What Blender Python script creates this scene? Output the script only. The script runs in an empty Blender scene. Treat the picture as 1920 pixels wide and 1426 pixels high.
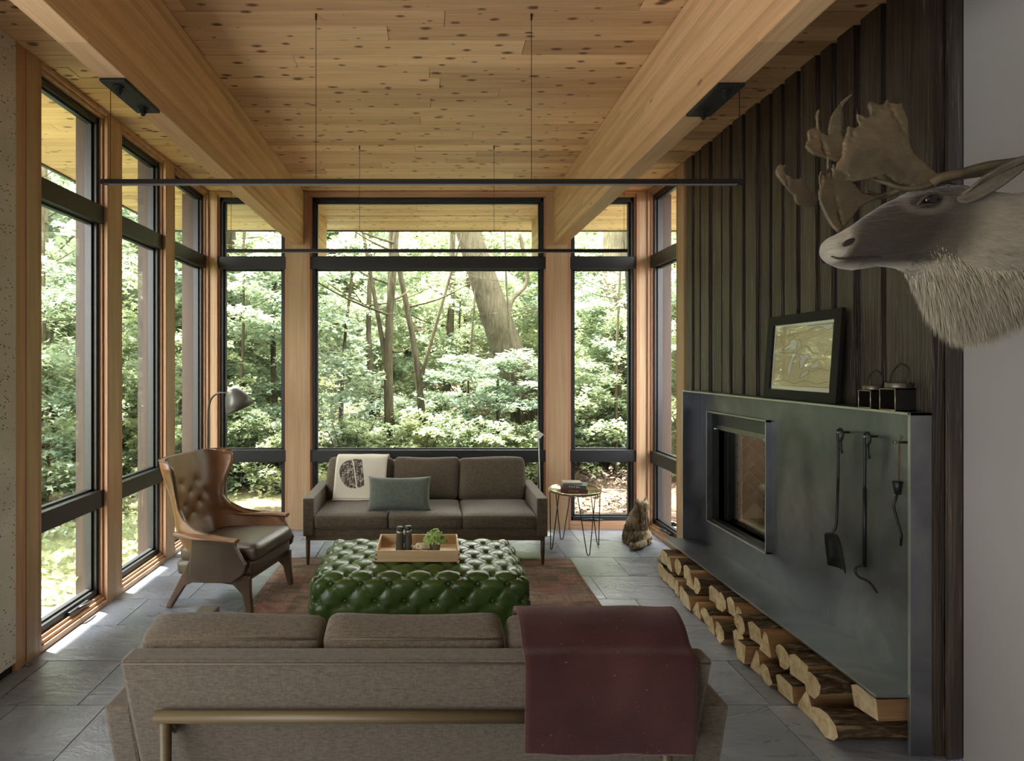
import bpy, bmesh, math, random
import numpy as np
from mathutils import Vector, Matrix
R = random.Random(7)
NR = np.random.RandomState(11)
SC = bpy.context.scene
COL = SC.collection
PI = math.pi
# ---------------------------------------------------------------- camera, light, exposure
HC, F, CX, CY = 1.65, 1100.0, 810.0, 684.0
cd = bpy.data.cameras.new('camera'); cam = bpy.data.objects.new('camera', cd); COL.objects.link(cam)
cam.location = (0, 0, HC); cam.rotation_euler = (PI/2, 0, 0)
cd.sensor_width = 36; cd.lens = 36*F/1920
cd.shift_x = (960-CX)/1920; cd.shift_y = -(713-CY)/1920
cd.clip_start = .02; cd.clip_end = 300
SC.camera = cam
SC.view_settings.view_transform = 'Standard'; SC.view_settings.look = 'None'
SC.view_settings.gamma = 1; SC.view_settings.use_curve_mapping = False
SC.view_settings.exposure = 1.1
SC.cycles.max_bounces = 10; SC.cycles.diffuse_bounces = 5; SC.cycles.glossy_bounces = 4
SC.cycles.transparent_max_bounces = 24; SC.cycles.caustics_reflective = False; SC.cycles.caustics_refractive = False
SC.cycles.sample_clamp_indirect = 6; SC.cycles.use_denoising = True
w = bpy.data.worlds.new('sky'); SC.world = w; w.use_nodes = True
bg = w.node_tree.nodes['Background']; bg.inputs[0].default_value = (1.0, .945, .975, 1); bg.inputs[1].default_value = 8.6
sd = bpy.data.lights.new('sun', 'SUN'); sd.energy = 23.0; sd.angle = .02; sd.color = (1, .925, .85)
sun = bpy.data.objects.new('sun', sd); COL.objects.link(sun)
sun.rotation_euler = Vector((-.34, .16, .93)).to_track_quat('Z', 'Y').to_euler()
# fill light added inside the end wall behind the camera; no window there
ad = bpy.data.lights.new('rear_fill_light', 'AREA'); ad.shape = 'RECTANGLE'; ad.size = 4.3; ad.size_y = 3.2; ad.energy = 15; ad.color = (1, .95, .92)
al = bpy.data.objects.new('rear_fill_light', ad); COL.objects.link(al); al.location = (0, -7.9, 1.7); al.rotation_euler = (PI/2, 0, 0)

sl = bpy.data.lights.new('side_fill_light', 'AREA'); sl.shape = 'RECTANGLE'; sl.size = 4.5; sl.size_y = 1.9; sl.energy = 85; sl.color = (1, .97, .95)  # added fill light from the left; the plaster wall there is solid
so = bpy.data.objects.new('side_fill_light', sl); COL.objects.link(so); so.location = (-2.15, -.7, 1.25); so.rotation_euler = (PI/2, 0, -PI/2)

def X(u, y): return (u-CX)*y/F
def Z(v, y): return HC-(v-CY)*y/F
def at(u, v, y): return Vector((X(u, y), y, Z(v, y)))

# ---------------------------------------------------------------- helpers
class MB:
    """collects shapes into ONE mesh"""
    def __init__(s): s.v = []; s.f = []; s.m = []; s.sm = []
    def add(s, vs, fs, mi=0, smooth=False):
        o = len(s.v); s.v += [tuple(p) for p in vs]
        for f in fs: s.f.append([i+o for i in f]); s.m.append(mi); s.sm.append(smooth)
        return s
    def box(s, x0, x1, y0, y1, z0, z1, mi=0, c=0.0):
        if x0 > x1: x0, x1 = x1, x0
        if y0 > y1: y0, y1 = y1, y0
        if z0 > z1: z0, z1 = z1, z0
        if c <= 0:
            vs = [(x0,y0,z0),(x1,y0,z0),(x1,y1,z0),(x0,y1,z0),(x0,y0,z1),(x1,y0,z1),(x1,y1,z1),(x0,y1,z1)]
            return s.add(vs, [(0,3,2,1),(4,5,6,7),(0,1,5,4),(1,2,6,5),(2,3,7,6),(3,0,4,7)], mi)
        bm = bmesh.new(); bmesh.ops.create_cube(bm, size=1)
        for v in bm.verts: v.co = ((x0+x1)/2+v.co.x*(x1-x0), (y0+y1)/2+v.co.y*(y1-y0), (z0+z1)/2+v.co.z*(z1-z0))
        bmesh.ops.bevel(bm, geom=list(bm.edges), offset=c, segments=2, affect='EDGES', profile=.6)
        return s.bm(bm, mi)
    def bm(s, bm, mi=0, smooth=False, M=None):
        bm.verts.ensure_lookup_table(); bm.verts.index_update()
        s.add([(M @ v.co) if M else v.co.copy() for v in bm.verts], [[v.index for v in f.verts] for f in bm.faces], mi, smooth)
        bm.free(); return s
    def prism(s, pts, a, b, axis='x', mi=0, smooth=False, c=0.0):
        """polygon pts extruded from a to b along axis"""
        def P(p, t): return {'x': (t, p[0], p[1]), 'y': (p[0], t, p[1]), 'z': (p[0], p[1], t)}[axis]
        bm = bmesh.new()
        lo = [bm.verts.new(P(p, a)) for p in pts]; hi = [bm.verts.new(P(p, b)) for p in pts]
        n = len(pts)
        bm.faces.new(lo[::-1]); bm.faces.new(hi)
        for i in range(n): bm.faces.new((lo[i], lo[(i+1) % n], hi[(i+1) % n], hi[i]))
        bmesh.ops.recalc_face_normals(bm, faces=list(bm.faces))
        if c > 0: bmesh.ops.bevel(bm, geom=list(bm.edges), offset=c, segments=2, affect='EDGES', profile=.6)
        if n > 4: bmesh.ops.triangulate(bm, faces=[f for f in bm.faces if len(f.verts) > 4])
        return s.bm(bm, mi, smooth)
    def tube(s, pts, r, n=8, mi=0, cap=True, flat=1.0, smooth=True):
        pts = [Vector(p) for p in pts]; k = len(pts)
        rr = r if isinstance(r, (list, tuple)) else [r]*k
        vs = []; prev = None
        for i, p in enumerate(pts):
            t = (pts[min(i+1, k-1)]-pts[max(i-1, 0)]).normalized()
            if prev is None:
                a = Vector((0, 0, 1)) if abs(t.z) < .9 else Vector((1, 0, 0))
                u = t.cross(a).normalized()
            else:
                u = (prev - t*prev.dot(t)).normalized()
            prev = u; w_ = t.cross(u)
            for j in range(n):
                an = 2*PI*j/n; vs.append(p+u*math.cos(an)*rr[i]+w_*math.sin(an)*rr[i]*flat)
        fs = [(i*n+j, i*n+(j+1) % n, (i+1)*n+(j+1) % n, (i+1)*n+j) for i in range(k-1) for j in range(n)]
        s.add(vs, fs, mi, smooth)
        if cap:
            o = len(s.v)-len(vs)
            s.f.append([o+j for j in range(n)][::-1]); s.m.append(mi); s.sm.append(False)
            s.f.append([o+(k-1)*n+j for j in range(n)]); s.m.append(mi); s.sm.append(False)
        return s
    def lathe(s, prof, c=(0, 0, 0), n=24, mi=0, M=None, smooth=True):
        vs = []; k = len(prof); c = Vector(c)
        for (r, z) in prof:
            for j in range(n):
                a = 2*PI*j/n; p = Vector((r*math.cos(a), r*math.sin(a), z))
                vs.append((M @ p if M else p)+c)
        fs = [(i*n+j, i*n+(j+1) % n, (i+1)*n+(j+1) % n, (i+1)*n+j) for i in range(k-1) for j in range(n)]
        s.add(vs, fs, mi, smooth)
        o = len(s.v)-len(vs)
        if prof[0][0] > 1e-4: s.f.append([o+j for j in range(n)][::-1]); s.m.append(mi); s.sm.append(False)
        if prof[-1][0] > 1e-4: s.f.append([o+(k-1)*n+j for j in range(n)]); s.m.append(mi); s.sm.append(False)
        return s
    def rbox(s, c, h, r, n=10, puff=(0, 0, 0), M=None, mi=0, fn=None):
        """soft cushion block: centre c, half sizes h, corner radius r, face puff per axis"""
        c = Vector(c)
        g = np.linspace(-1, 1, n+1); g = np.sign(g)*(1-(1-np.abs(g))**1.35)
        for ax in range(3):
            for sg in (-1, 1):
                vs = []
                for i in range(n+1):
                    for j in range(n+1):
                        p = [0, 0, 0]; p[ax] = sg; p[(ax+1) % 3] = g[i]; p[(ax+2) % 3] = g[j]
                        q = [p[k]*h[k] for k in range(3)]
                        core = [max(-(h[k]-r), min(h[k]-r, q[k])) for k in range(3)]
                        d = Vector([q[k]-core[k] for k in range(3)])
                        if d.length > 1e-9: d.normalize()
                        v = Vector(core)+d*r
                        for k in range(3):
                            a, b = (k+1) % 3, (k+2) % 3
                            wgt = (1-p[a]**2)*(1-p[b]**2)
                            v[k] += puff[k]*wgt*p[k]
                        if fn: v = fn(v)
                        vs.append((M @ v if M else v)+c)
                m = n+1
                fs = [(i*m+j, (i+1)*m+j, (i+1)*m+j+1, i*m+j+1) if sg > 0 else (i*m+j, i*m+j+1, (i+1)*m+j+1, (i+1)*m+j) for i in range(n) for j in range(n)]
                s.add(vs, fs, mi, True)
        return s
    def grid(s, rows, mi=0, smooth=True, closed=False):
        m = len(rows[0]); vs = [p for r_ in rows for p in r_]
        fs = []
        for i in range(len(rows)-1):
            for j in range(m if closed else m-1):
                fs.append((i*m+j, i*m+(j+1) % m, (i+1)*m+(j+1) % m, (i+1)*m+j))
        return s.add(vs, fs, mi, smooth)
    def mesh(s, name, mats, merge=False):
        me = bpy.data.meshes.new(name)
        me.from_pydata(s.v, [], s.f)
        for m in (mats if isinstance(mats, (list, tuple)) else [mats]): me.materials.append(m)
        me.polygons.foreach_set('material_index', s.m)
        me.polygons.foreach_set('use_smooth', s.sm)
        if merge:
            bm = bmesh.new(); bm.from_mesh(me); bmesh.ops.remove_doubles(bm, verts=bm.verts, dist=1e-5)
            bmesh.ops.recalc_face_normals(bm, faces=bm.faces); bm.to_mesh(me); bm.free()
        me.update(); return me
    def build(s, name, mats, parent=None, label=None, kind=None, loc=None, merge=False, world=False):
        """link as one object; world=True: vertices are world coordinates, shifted into the parent's frame"""
        if world and parent is not None:
            o = root_loc(parent); s.v = [(a-o[0], b-o[1], c-o[2]) for a, b, c in s.v]
        ob = bpy.data.objects.new(name, s.mesh(name, mats, merge)); COL.objects.link(ob)
        if parent is not None: ob.parent = parent
        if loc is not None: ob.location = loc
        if label: ob['label'] = label
        if kind: ob['kind'] = kind
        return ob
def root_loc(o):
    l = Vector(o.location)
    while o.parent is not None: o = o.parent; l += Vector(o.location)
    return l
def tag(o, label, cat, group=None, kind=None):
    o['label'] = label; o['category'] = cat
    if group: o['group'] = group
    if kind: o['kind'] = kind
    return o
def thing(name, label, cat, loc=(0, 0, 0), rz=0, group=None):
    o = bpy.data.objects.new(name, None); COL.objects.link(o); o.empty_display_size = .1
    o.location = loc; o.rotation_euler = (0, 0, rz)
    return tag(o, label, cat, group)
def struct(name, mb, m, parent=None):
    o = mb.build(name, m, parent); o['kind'] = 'structure'; return o
def piece(name, me, parent, loc, scale=(1, 1, 1), rot=(0, 0, 0)):
    o = bpy.data.objects.new(name, me); COL.objects.link(o); o.parent = parent
    o.location = loc; o.scale = scale; o.rotation_euler = rot; return o
def catmull(P_, n=6):
    P_ = [Vector(p) for p in P_]; out = []
    for i in range(len(P_)-1):
        a, b, c, d = P_[max(i-1, 0)], P_[i], P_[i+1], P_[min(i+2, len(P_)-1)]
        for k in range(n):
            t = k/n
            out.append(.5*((2*b)+(c-a)*t+(2*a-5*b+4*c-d)*t*t+(3*b-a-3*c+d)*t**3))
    return out+[P_[-1]]
def smooth1(xs, ys, x):
    return float(np.interp(x, xs, ys))

# ---------------------------------------------------------------- materials
def srgb(r, g, b):
    f = lambda c: (c/255/12.92) if c/255 <= .04045 else ((c/255+.055)/1.055)**2.4
    return (f(r), f(g), f(b), 1)
class NT:
    def __init__(s, name):
        s.m = bpy.data.materials.new(name); s.m.use_nodes = True; s.t = s.m.node_tree; s.N = s.t.nodes; s.L = s.t.links
        s.b = s.N['Principled BSDF']; s.out = s.N['Material Output']
    def n(s, typ, **kw):
        nd = s.N.new(typ)
        for k, v in kw.items():
            if k.startswith('i_'):
                key = k[2:]; key = int(key) if key.isdigit() else key.replace('_', ' ')
                nd.inputs[key].default_value = v
            else: setattr(nd, k, v)
        return nd
    def l(s, a, b): s.L.new(a, b)
    def coord(s, kind='Object'):
        if kind == 'World': return s.n('ShaderNodeNewGeometry').outputs['Position']
        return s.n('ShaderNodeTexCoord').outputs[kind]
    def jitter(s, c, amt=30):
        oi = s.n('ShaderNodeObjectInfo')
        mu = s.n('ShaderNodeMath', operation='MULTIPLY', i_1=amt); s.l(oi.outputs['Random'], mu.inputs[0])
        ad = s.n('ShaderNodeVectorMath', operation='ADD'); s.l(c, ad.inputs[0]); s.l(mu.outputs[0], ad.inputs[1]); return ad.outputs[0]
    def map(s, c, sc, rot=(0, 0, 0)):
        mp = s.n('ShaderNodeMapping'); mp.inputs['Scale'].default_value = sc; mp.inputs['Rotation'].default_value = rot; s.l(c, mp.inputs[0]); return mp.outputs[0]
    def noise(s, c, scale=1, detail=4, dist=0, rough=.55):
        nd = s.n('ShaderNodeTexNoise', i_Scale=scale, i_Detail=detail, i_Distortion=dist, i_Roughness=rough); s.l(c, nd.inputs['Vector']); return nd.outputs[0]
    def ramp(s, f, stops, interp='LINEAR'):
        r_ = s.n('ShaderNodeValToRGB'); r_.color_ramp.interpolation = interp; e = r_.color_ramp.elements
        while len(e) < len(stops): e.new(.5)
        for k, (p, c) in enumerate(stops): e[k].position = p; e[k].color = c if isinstance(c, tuple) else (c, c, c, 1)
        s.l(f, r_.inputs[0]); return r_.outputs[0]
    def mix(s, f, a, b, mode='MIX'):
        x = s.n('ShaderNodeMix', data_type='RGBA', blend_type=mode)
        for i, v in ((0, f), (6, a), (7, b)):
            if isinstance(v, (float, int, tuple)): x.inputs[i].default_value = v
            else: s.l(v, x.inputs[i])
        return x.outputs[2]
    def bump(s, h, st=.3, d=.01):
        bp = s.n('ShaderNodeBump', i_Strength=st, i_Distance=d); s.l(h, bp.inputs['Height']); s.l(bp.outputs[0], s.b.inputs['Normal']); return bp
    def set(s, col=None, rough=None, metal=None, spec=None, **kw):
        for k, v in (('Base Color', col), ('Roughness', rough), ('Metallic', metal), ('Specular IOR Level', spec)):
            if v is None: continue
            if isinstance(v, (float, int, tuple)): s.b.inputs[k].default_value = v
            else: s.l(v, s.b.inputs[k])
        for k, v in kw.items(): s.b.inputs[k.replace('_', ' ')].default_value = v
        return s.m
def plain(name, c, rough=.5, metal=0.0, var=.12, sc=8, bump=0.0, **kw):
    t = NT(name); co = t.coord()
    n_ = t.noise(co, sc, 4)
    d = tuple(x*(1-var) for x in c[:3])+(1,); u = tuple(min(1, x*(1+var)) for x in c[:3])+(1,)
    m = t.set(t.ramp(n_, [(.3, d), (.7, u)]), rough, metal, **kw)
    if bump: t.bump(t.noise(co, sc*6, 3), bump, .003)
    return m
def wood(name, c1, c2, grain='x', knots=None, kcol=None, coord='World', rough=.55, tint=.25, fine=1.0, bump=.25, tints=None, lam=None):
    """grain axis; knots = (across axis, size) draws small dark knots on that face"""
    t = NT(name); base = t.coord(coord); co = t.jitter(base, 30)
    g = 'xyz'.index(grain)
    sc = [9*fine]*3; sc[g] = .7
    n1 = t.noise(t.map(co, sc), 1, 4, .8)
    sf = [75*fine]*3; sf[g] = 2.0
    n2 = t.noise(t.map(co, sf), 1, 3, .3)
    col = t.ramp(n1, [(.28, c1), (.5, tuple((a+b)/2 for a, b in zip(c1, c2))), (.72, c2)])
    st = t.ramp(n2, [(.3, .80), (.6, 1.04)])
    col = t.mix(.75, col, st, 'MULTIPLY')
    if lam:   # laminations of a glued beam: staves of differing tone
        ax, h = lam
        sp = t.n('ShaderNodeSeparateXYZ'); t.l(base, sp.inputs[0])
        q = t.n('ShaderNodeMath', operation='DIVIDE', i_1=h); t.l(sp.outputs['XYZ'.index(ax.upper())], q.inputs[0])
        fl = t.n('ShaderNodeMath', operation='FLOOR'); t.l(q.outputs[0], fl.inputs[0])
        gg = t.n('ShaderNodeMath', operation='MULTIPLY', i_1=.35); t.l(sp.outputs[g], gg.inputs[0])
        g2 = t.n('ShaderNodeMath', operation='FLOOR'); ga = t.n('ShaderNodeMath', operation='MULTIPLY_ADD', i_1=.37); t.l(fl.outputs[0], ga.inputs[0]); t.l(gg.outputs[0], ga.inputs[2]); t.l(ga.outputs[0], g2.inputs[0])
        cb = t.n('ShaderNodeCombineXYZ'); t.l(fl.outputs[0], cb.inputs[0]); t.l(g2.outputs[0], cb.inputs[1])
        wn = t.n('ShaderNodeTexWhiteNoise', noise_dimensions='2D'); t.l(cb.outputs[0], wn.inputs[0])
        col = t.mix(1.0, col, t.ramp(wn.outputs[0], [(0, (.80, .76, .70, 1)), (.5, (.97, .95, .9, 1)), (1, (1.12, 1.1, 1.04, 1))]), 'MULTIPLY')
    oi = t.n('ShaderNodeObjectInfo')
    tr = t.ramp(oi.outputs['Random'], tints or [(0, (1-tint, 1-tint*1.1, 1-tint*1.2, 1)), (.5, (.97, .97, .97, 1)), (1, (1.08, 1.06, 1.02, 1))])
    col = t.mix(1.0, col, tr, 'MULTIPLY')
    if knots:
        ac, ks, dens = knots
        sp = t.n('ShaderNodeSeparateXYZ'); t.l(co, sp.inputs[0])
        cb = t.n('ShaderNodeCombineXYZ')
        for k, (axn, f_) in enumerate(((grain, 3.2*dens), (ac, 7.0*dens))):
            mm = t.n('ShaderNodeMath', operation='MULTIPLY', i_1=f_); t.l(sp.outputs['xyz'.index(axn)], mm.inputs[0]); t.l(mm.outputs[0], cb.inputs[k])
        vo = t.n('ShaderNodeTexVoronoi', voronoi_dimensions='2D', i_Scale=1.0, i_Randomness=1.0); t.l(cb.outputs[0], vo.inputs['Vector'])
        dn = t.n('ShaderNodeMath', operation='MULTIPLY_ADD', i_1=.09); t.l(t.noise(t.map(co, (60, 60, 60)), 1, 2), dn.inputs[0]); t.l(vo.outputs['Distance'], dn.inputs[2])
        sx = t.n('ShaderNodeSeparateXYZ'); t.l(vo.outputs['Color'], sx.inputs[0])
        thr = t.n('ShaderNodeMath', operation='MULTIPLY_ADD', i_1=ks, i_2=.025); t.l(sx.outputs[0], thr.inputs[0])
        dv = t.n('ShaderNodeMath', operation='DIVIDE'); t.l(dn.outputs[0], dv.inputs[0]); t.l(thr.outputs[0], dv.inputs[1])
        kf = t.ramp(dv.outputs[0], [(.35, 1.0), (.95, .28), (1.0, 0.0)])
        kf2 = t.ramp(dv.outputs[0], [(.0, 1.0), (.62, .8), (.98, 0.0)])
        col = t.mix(kf2, col, kcol or srgb(96, 62, 38))
    m = t.set(col, rough, 0.0, .35)
    if bump: t.bump(n2, bump, .002)
    return m
CEIL = wood('ceiling_plank_wood', srgb(204, 166, 126), srgb(230, 198, 156), 'x', ('y', .24, 1.6), srgb(84, 52, 32), tint=.16, tints=[(0, (.70, .62, .56, 1)), (.18, (.86, .81, .76, 1)), (.5, (.98, .95, .92, 1)), (1, (1.10, 1.09, 1.04, 1))])
BEAM = wood('beam_wood', srgb(198, 160, 120), srgb(220, 188, 148), 'y', ('z', .07, .5), srgb(110, 76, 50), fine=1.0, tint=.04, lam=('z', .036))
POST = wood('post_wood', srgb(166, 138, 106), srgb(188, 160, 126), 'z', tint=.05, fine=1.3)
TRIMW = wood('window_trim_wood', srgb(160, 122, 94), srgb(180, 144, 114), 'z', tint=.08, fine=1.5)
TRIMH = wood('window_sill_wood', srgb(168, 132, 102), srgb(192, 158, 124), 'x', tint=.08, fine=1.5)
BOARD = wood('dark_board_wood', srgb(50, 40, 32), srgb(88, 74, 62), 'z', None, None, rough=.5, tint=.3, fine=1.1, bump=1.0,
             tints=[(0, (.62, .55, .5, 1)), (.5, (.9, .88, .82, 1)), (1, (1.2, 1.15, 1.08, 1))])
FIN = wood('exterior_fin_wood', srgb(44, 34, 27), srgb(66, 52, 43), 'z', tint=.1, fine=1.2)
def darkboard():
    t = NT('charred_board'); co = t.jitter(t.coord('World'), 20)
    n1 = t.noise(t.map(co, (16, 16, .9)), 1, 5, 1.5); n2 = t.noise(t.map(co, (90, 90, 1.6)), 1, 4, .6); n3 = t.noise(t.map(co, (30, 30, 1.2)), 1, 6, 3.0)
    col = t.ramp(n1, [(.3, srgb(38, 31, 25)), (.55, srgb(62, 53, 44)), (.8, srgb(86, 76, 65))])
    col = t.mix(.8, col, t.ramp(n2, [(.3, .7), (.65, 1.15)]), 'MULTIPLY')
    col = t.mix(t.ramp(n3, [(.62, 0.0), (.7, .7), (.74, 0.0)]), col, srgb(140, 130, 118))
    oi = t.n('ShaderNodeObjectInfo'); col = t.mix(1.0, col, t.ramp(oi.outputs['Random'], [(0, (.7, .64, .58, 1)), (.5, (.95, .92, .88, 1)), (1, (1.2, 1.15, 1.1, 1))]), 'MULTIPLY')
    t.set(col, t.ramp(n2, [(.3, .55), (.7, .38)]), 0.0, .6)
    ad_ = t.n('ShaderNodeMath', operation='ADD'); t.l(n2, ad_.inputs[0]); t.l(n3, ad_.inputs[1]); t.bump(ad_.outputs[0], .9, .006); return t.m
BOARD = darkboard()
def slate():
    t = NT('slate_tile'); co = t.jitter(t.coord('World'), 17)
    n1 = t.noise(co, 1.6, 5, 1.2); n2 = t.noise(t.map(co, (3, 7, 3)), 1, 6, 1.6, .6); n3 = t.noise(co, 45, 3)
    col = t.ramp(n1, [(.3, srgb(104, 111, 121)), (.5, srgb(124, 131, 142)), (.72, srgb(146, 152, 163))])
    oi = t.n('ShaderNodeObjectInfo'); col = t.mix(1.0, col, t.ramp(oi.outputs['Random'], [(0, (.84, .84, .85, 1)), (1, (1.12, 1.12, 1.12, 1))]), 'MULTIPLY')
    col = t.mix(t.ramp(n2, [(.56, 0.0), (.60, .25), (.63, 0.0)]), col, srgb(60, 64, 68))
    t.set(col, t.ramp(n2, [(.3, .24), (.7, .42)]), 0.0, .8)
    a = t.n('ShaderNodeMath', operation='MULTIPLY_ADD', i_1=.12); t.l(n3, a.inputs[0]); t.l(n2, a.inputs[2]); t.bump(a.outputs[0], .55, .012); return t.m
SLATE = slate()
def plaster():
    t = NT('textured_plaster'); co = t.coord('World')
    v = t.n('ShaderNodeTexVoronoi', i_Scale=1.0); t.l(t.map(co, (26, 30, 70), (.3, .2, .1)), v.inputs['Vector'])
    n = t.noise(co, 5, 4); pit = t.ramp(v.outputs['Distance'], [(.16, 1.0), (.26, 0.0)])
    g = t.ramp(t.noise(co, 9, 2), [(.38, 0.0), (.5, 1.0)])
    f = t.mix(1.0, pit, g, 'MULTIPLY')
    col = t.mix(f, t.ramp(n, [(.3, srgb(186, 182, 176)), (.7, srgb(204, 200, 194))]), srgb(70, 65, 60))
    t.set(col, .85, 0.0, .2); return t.m
PLASTER = plaster()
GREY = plain('grey_paint', srgb(152, 150, 148), .8, var=.03, sc=2, Specular_IOR_Level=.15)
BLACKM = plain('black_window_metal', srgb(40, 42, 44), .42, .3, var=.08, sc=4)
def steel():
    t = NT('blackened_steel'); co = t.coord('World'); n = t.noise(t.map(co, (1, 1.6, 1.1)), 1.6, 5, 1.0)
    t.set(t.ramp(n, [(.3, srgb(104, 107, 113)), (.55, srgb(130, 133, 139)), (.75, srgb(156, 157, 160))]), t.ramp(n, [(.3, .32), (.7, .44)]), .88, .5)
    t.bump(t.noise(co, 18, 3), .05, .004); return t.m
STEEL = steel()
EDGE = plain('bright_steel_edge', srgb(190, 194, 192), .3, .9, var=.05)
IRON = plain('wrought_iron', srgb(40, 42, 43), .45, .6, var=.2, sc=30, bump=.3)
DARK = plain('dark_cavity', srgb(10, 10, 9), .8, var=.1)
def fabric(name, c, c2, sc=260, rough=.95):
    t = NT(name); co = t.coord()
    a = t.noise(t.map(co, (sc*1.6, 50, 50)), 1, 2); b = t.noise(t.map(co, (46, 46, sc*1.6)), 1, 2); b2 = t.noise(t.map(co, (46, sc*1.6, 46)), 1, 2)
    s1 = t.n('ShaderNodeMath', operation='ADD'); t.l(a, s1.inputs[0]); t.l(b, s1.inputs[1])
    s2 = t.n('ShaderNodeMath', operation='ADD'); t.l(s1.outputs[0], s2.inputs[0]); t.l(b2, s2.inputs[1])
    d3 = t.n('ShaderNodeMath', operation='DIVIDE', i_1=3.0); t.l(s2.outputs[0], d3.inputs[0])
    col = t.ramp(d3.outputs[0], [(.4, c), (.6, c2)])
    t.set(col, rough, 0.0, .15, Sheen_Weight=.25, Sheen_Roughness=.5); t.bump(d3.outputs[0], .35, .002); return t.m
SOFA = fabric('taupe_sofa_fabric', srgb(72, 65, 54), srgb(100, 91, 77))
SEAM = plain('sofa_seam', srgb(84, 75, 65), .9)
OAK = wood('oak_frame', srgb(66, 56, 38), srgb(90, 77, 52), 'x', coord='Object', tint=.03, fine=1.6, rough=.45)
WALNUT = wood('walnut_leg', srgb(64, 50, 39), srgb(92, 74, 58), 'z', coord='Object', tint=.03, fine=1.6, rough=.4)
def leather(name, c, c2, rough=.35, sc=4):
    t = NT(name); co = t.coord(); n = t.noise(co, sc, 4, .4)
    t.set(t.ramp(n, [(.3, c), (.7, c2)]), t.ramp(n, [(.3, rough), (.7, rough+.1)]), 0.0, .55)
    v = t.n('ShaderNodeTexVoronoi', i_Scale=260.0); t.l(co, v.inputs['Vector']); t.bump(v.outputs['Distance'], .10, .0015); return t.m
GLEATH = leather('green_leather', srgb(44, 68, 25), srgb(68, 96, 43), .26)
BLEATH = leather('brown_leather', srgb(96, 64, 40), srgb(138, 98, 62), .32)
BLEATH2 = leather('dark_brown_leather', srgb(62, 49, 40), srgb(82, 67, 56), .36)
def glass(name='window_glass', refl=.010, tint=(.96, .98, .96, 1)):
    t = NT(name); t.N.remove(t.b)
    tr = t.n('ShaderNodeBsdfTransparent'); tr.inputs[0].default_value = tint
    gl = t.n('ShaderNodeBsdfGlossy'); gl.inputs['Roughness'].default_value = .0
    fr = t.n('ShaderNodeFresnel', i_IOR=1.45); mu = t.n('ShaderNodeMath', operation='MULTIPLY', i_1=refl*10); t.l(fr.outputs[0], mu.inputs[0])
    mx = t.n('ShaderNodeMixShader'); t.l(mu.outputs[0], mx.inputs[0]); t.l(tr.outputs[0], mx.inputs[1]); t.l(gl.outputs[0], mx.inputs[2]); t.l(mx.outputs[0], t.out.inputs[0]); return t.m
GLASS = glass()
def leafmat(name, cols, trans=.5):
    t = NT(name); co = t.coord('World'); t.N.remove(t.b)
    oi = t.n('ShaderNodeObjectInfo')
    ad_ = t.n('ShaderNodeMath', operation='MULTIPLY_ADD', i_1=.35, i_2=-.17); t.l(oi.outputs['Random'], ad_.inputs[0])
    n = t.noise(co, 1.3, 3, 0, .7); n_ = t.noise(co, 14, 2)
    s_ = t.n('ShaderNodeMath', operation='ADD'); t.l(n, s_.inputs[0]); t.l(ad_.outputs[0], s_.inputs[1])
    s2 = t.n('ShaderNodeMath', operation='MULTIPLY_ADD', i_1=.4, i_2=-.2); t.l(n_, s2.inputs[0])
    s3 = t.n('ShaderNodeMath', operation='ADD'); t.l(s_.outputs[0], s3.inputs[0]); t.l(s2.outputs[0], s3.inputs[1])
    col = t.ramp(s3.outputs[0], [(.30, cols[0]), (.45, cols[1]), (.58, cols[2]), (.70, cols[3])])
    d = t.n('ShaderNodeBsdfDiffuse'); t.l(col, d.inputs[0])
    tl = t.n('ShaderNodeBsdfTranslucent'); cc = t.mix(.5, col, srgb(192, 196, 148)); t.l(cc, tl.inputs[0])
    g = t.n('ShaderNodeBsdfGlossy', i_Roughness=.35); g.inputs[0].default_value = (.8, .9, .95, 1)
    m1 = t.n('ShaderNodeMixShader', i_0=trans); t.l(d.outputs[0], m1.inputs[1]); t.l(tl.outputs[0], m1.inputs[2])
    m2 = t.n('ShaderNodeMixShader', i_0=.07); t.l(m1.outputs[0], m2.inputs[1]); t.l(g.outputs[0], m2.inputs[2]); t.l(m2.outputs[0], t.out.inputs[0]); return t.m
LEAF = leafmat('maple_leaf', [srgb(100, 118, 92), srgb(128, 146, 112), srgb(154, 170, 128), srgb(188, 194, 154)])
LEAFC = leafmat('cool_maple_leaf', [srgb(100, 124, 108), srgb(124, 148, 126), srgb(148, 168, 142), srgb(176, 190, 156)], .4)
def bark(name, c, c2):
    t = NT(name); co = t.jitter(t.coord(), 9); n = t.noise(t.map(co, (22, 22, 3)), 1, 5, 1.5); n2 = t.noise(co, 2, 3)
    col = t.mix(.5, t.ramp(n, [(.3, c), (.7, c2)]), t.ramp(n2, [(.3, srgb(46, 46, 28)), (.7, srgb(92, 88, 70))]))
    t.set(col, .9, 0.0, .1); t.bump(n, .9, .03); return t.m
BARK = bark('tree_bark', srgb(24, 21, 15), srgb(92, 86, 66))
PBARK = bark('pale_bark', srgb(104, 102, 90), srgb(172, 172, 156))
# ---------------------------------------------------------------- the setting
XL, XR, YB, ZC = -2.24, 2.16, 5.89, 3.396
UBOX = MB().box(-.5, .5, -.5, .5, -.5, .5).mesh('piece_block', CEIL)
def tilemesh(m, bev=.004):   # a slab whose top edge is eased, unit size with true scale applied by pieces
    return MB().box(-.5, .5, -.5, .5, -1, 0).mesh('tile_block', m)
TBOX = tilemesh(SLATE)
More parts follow.
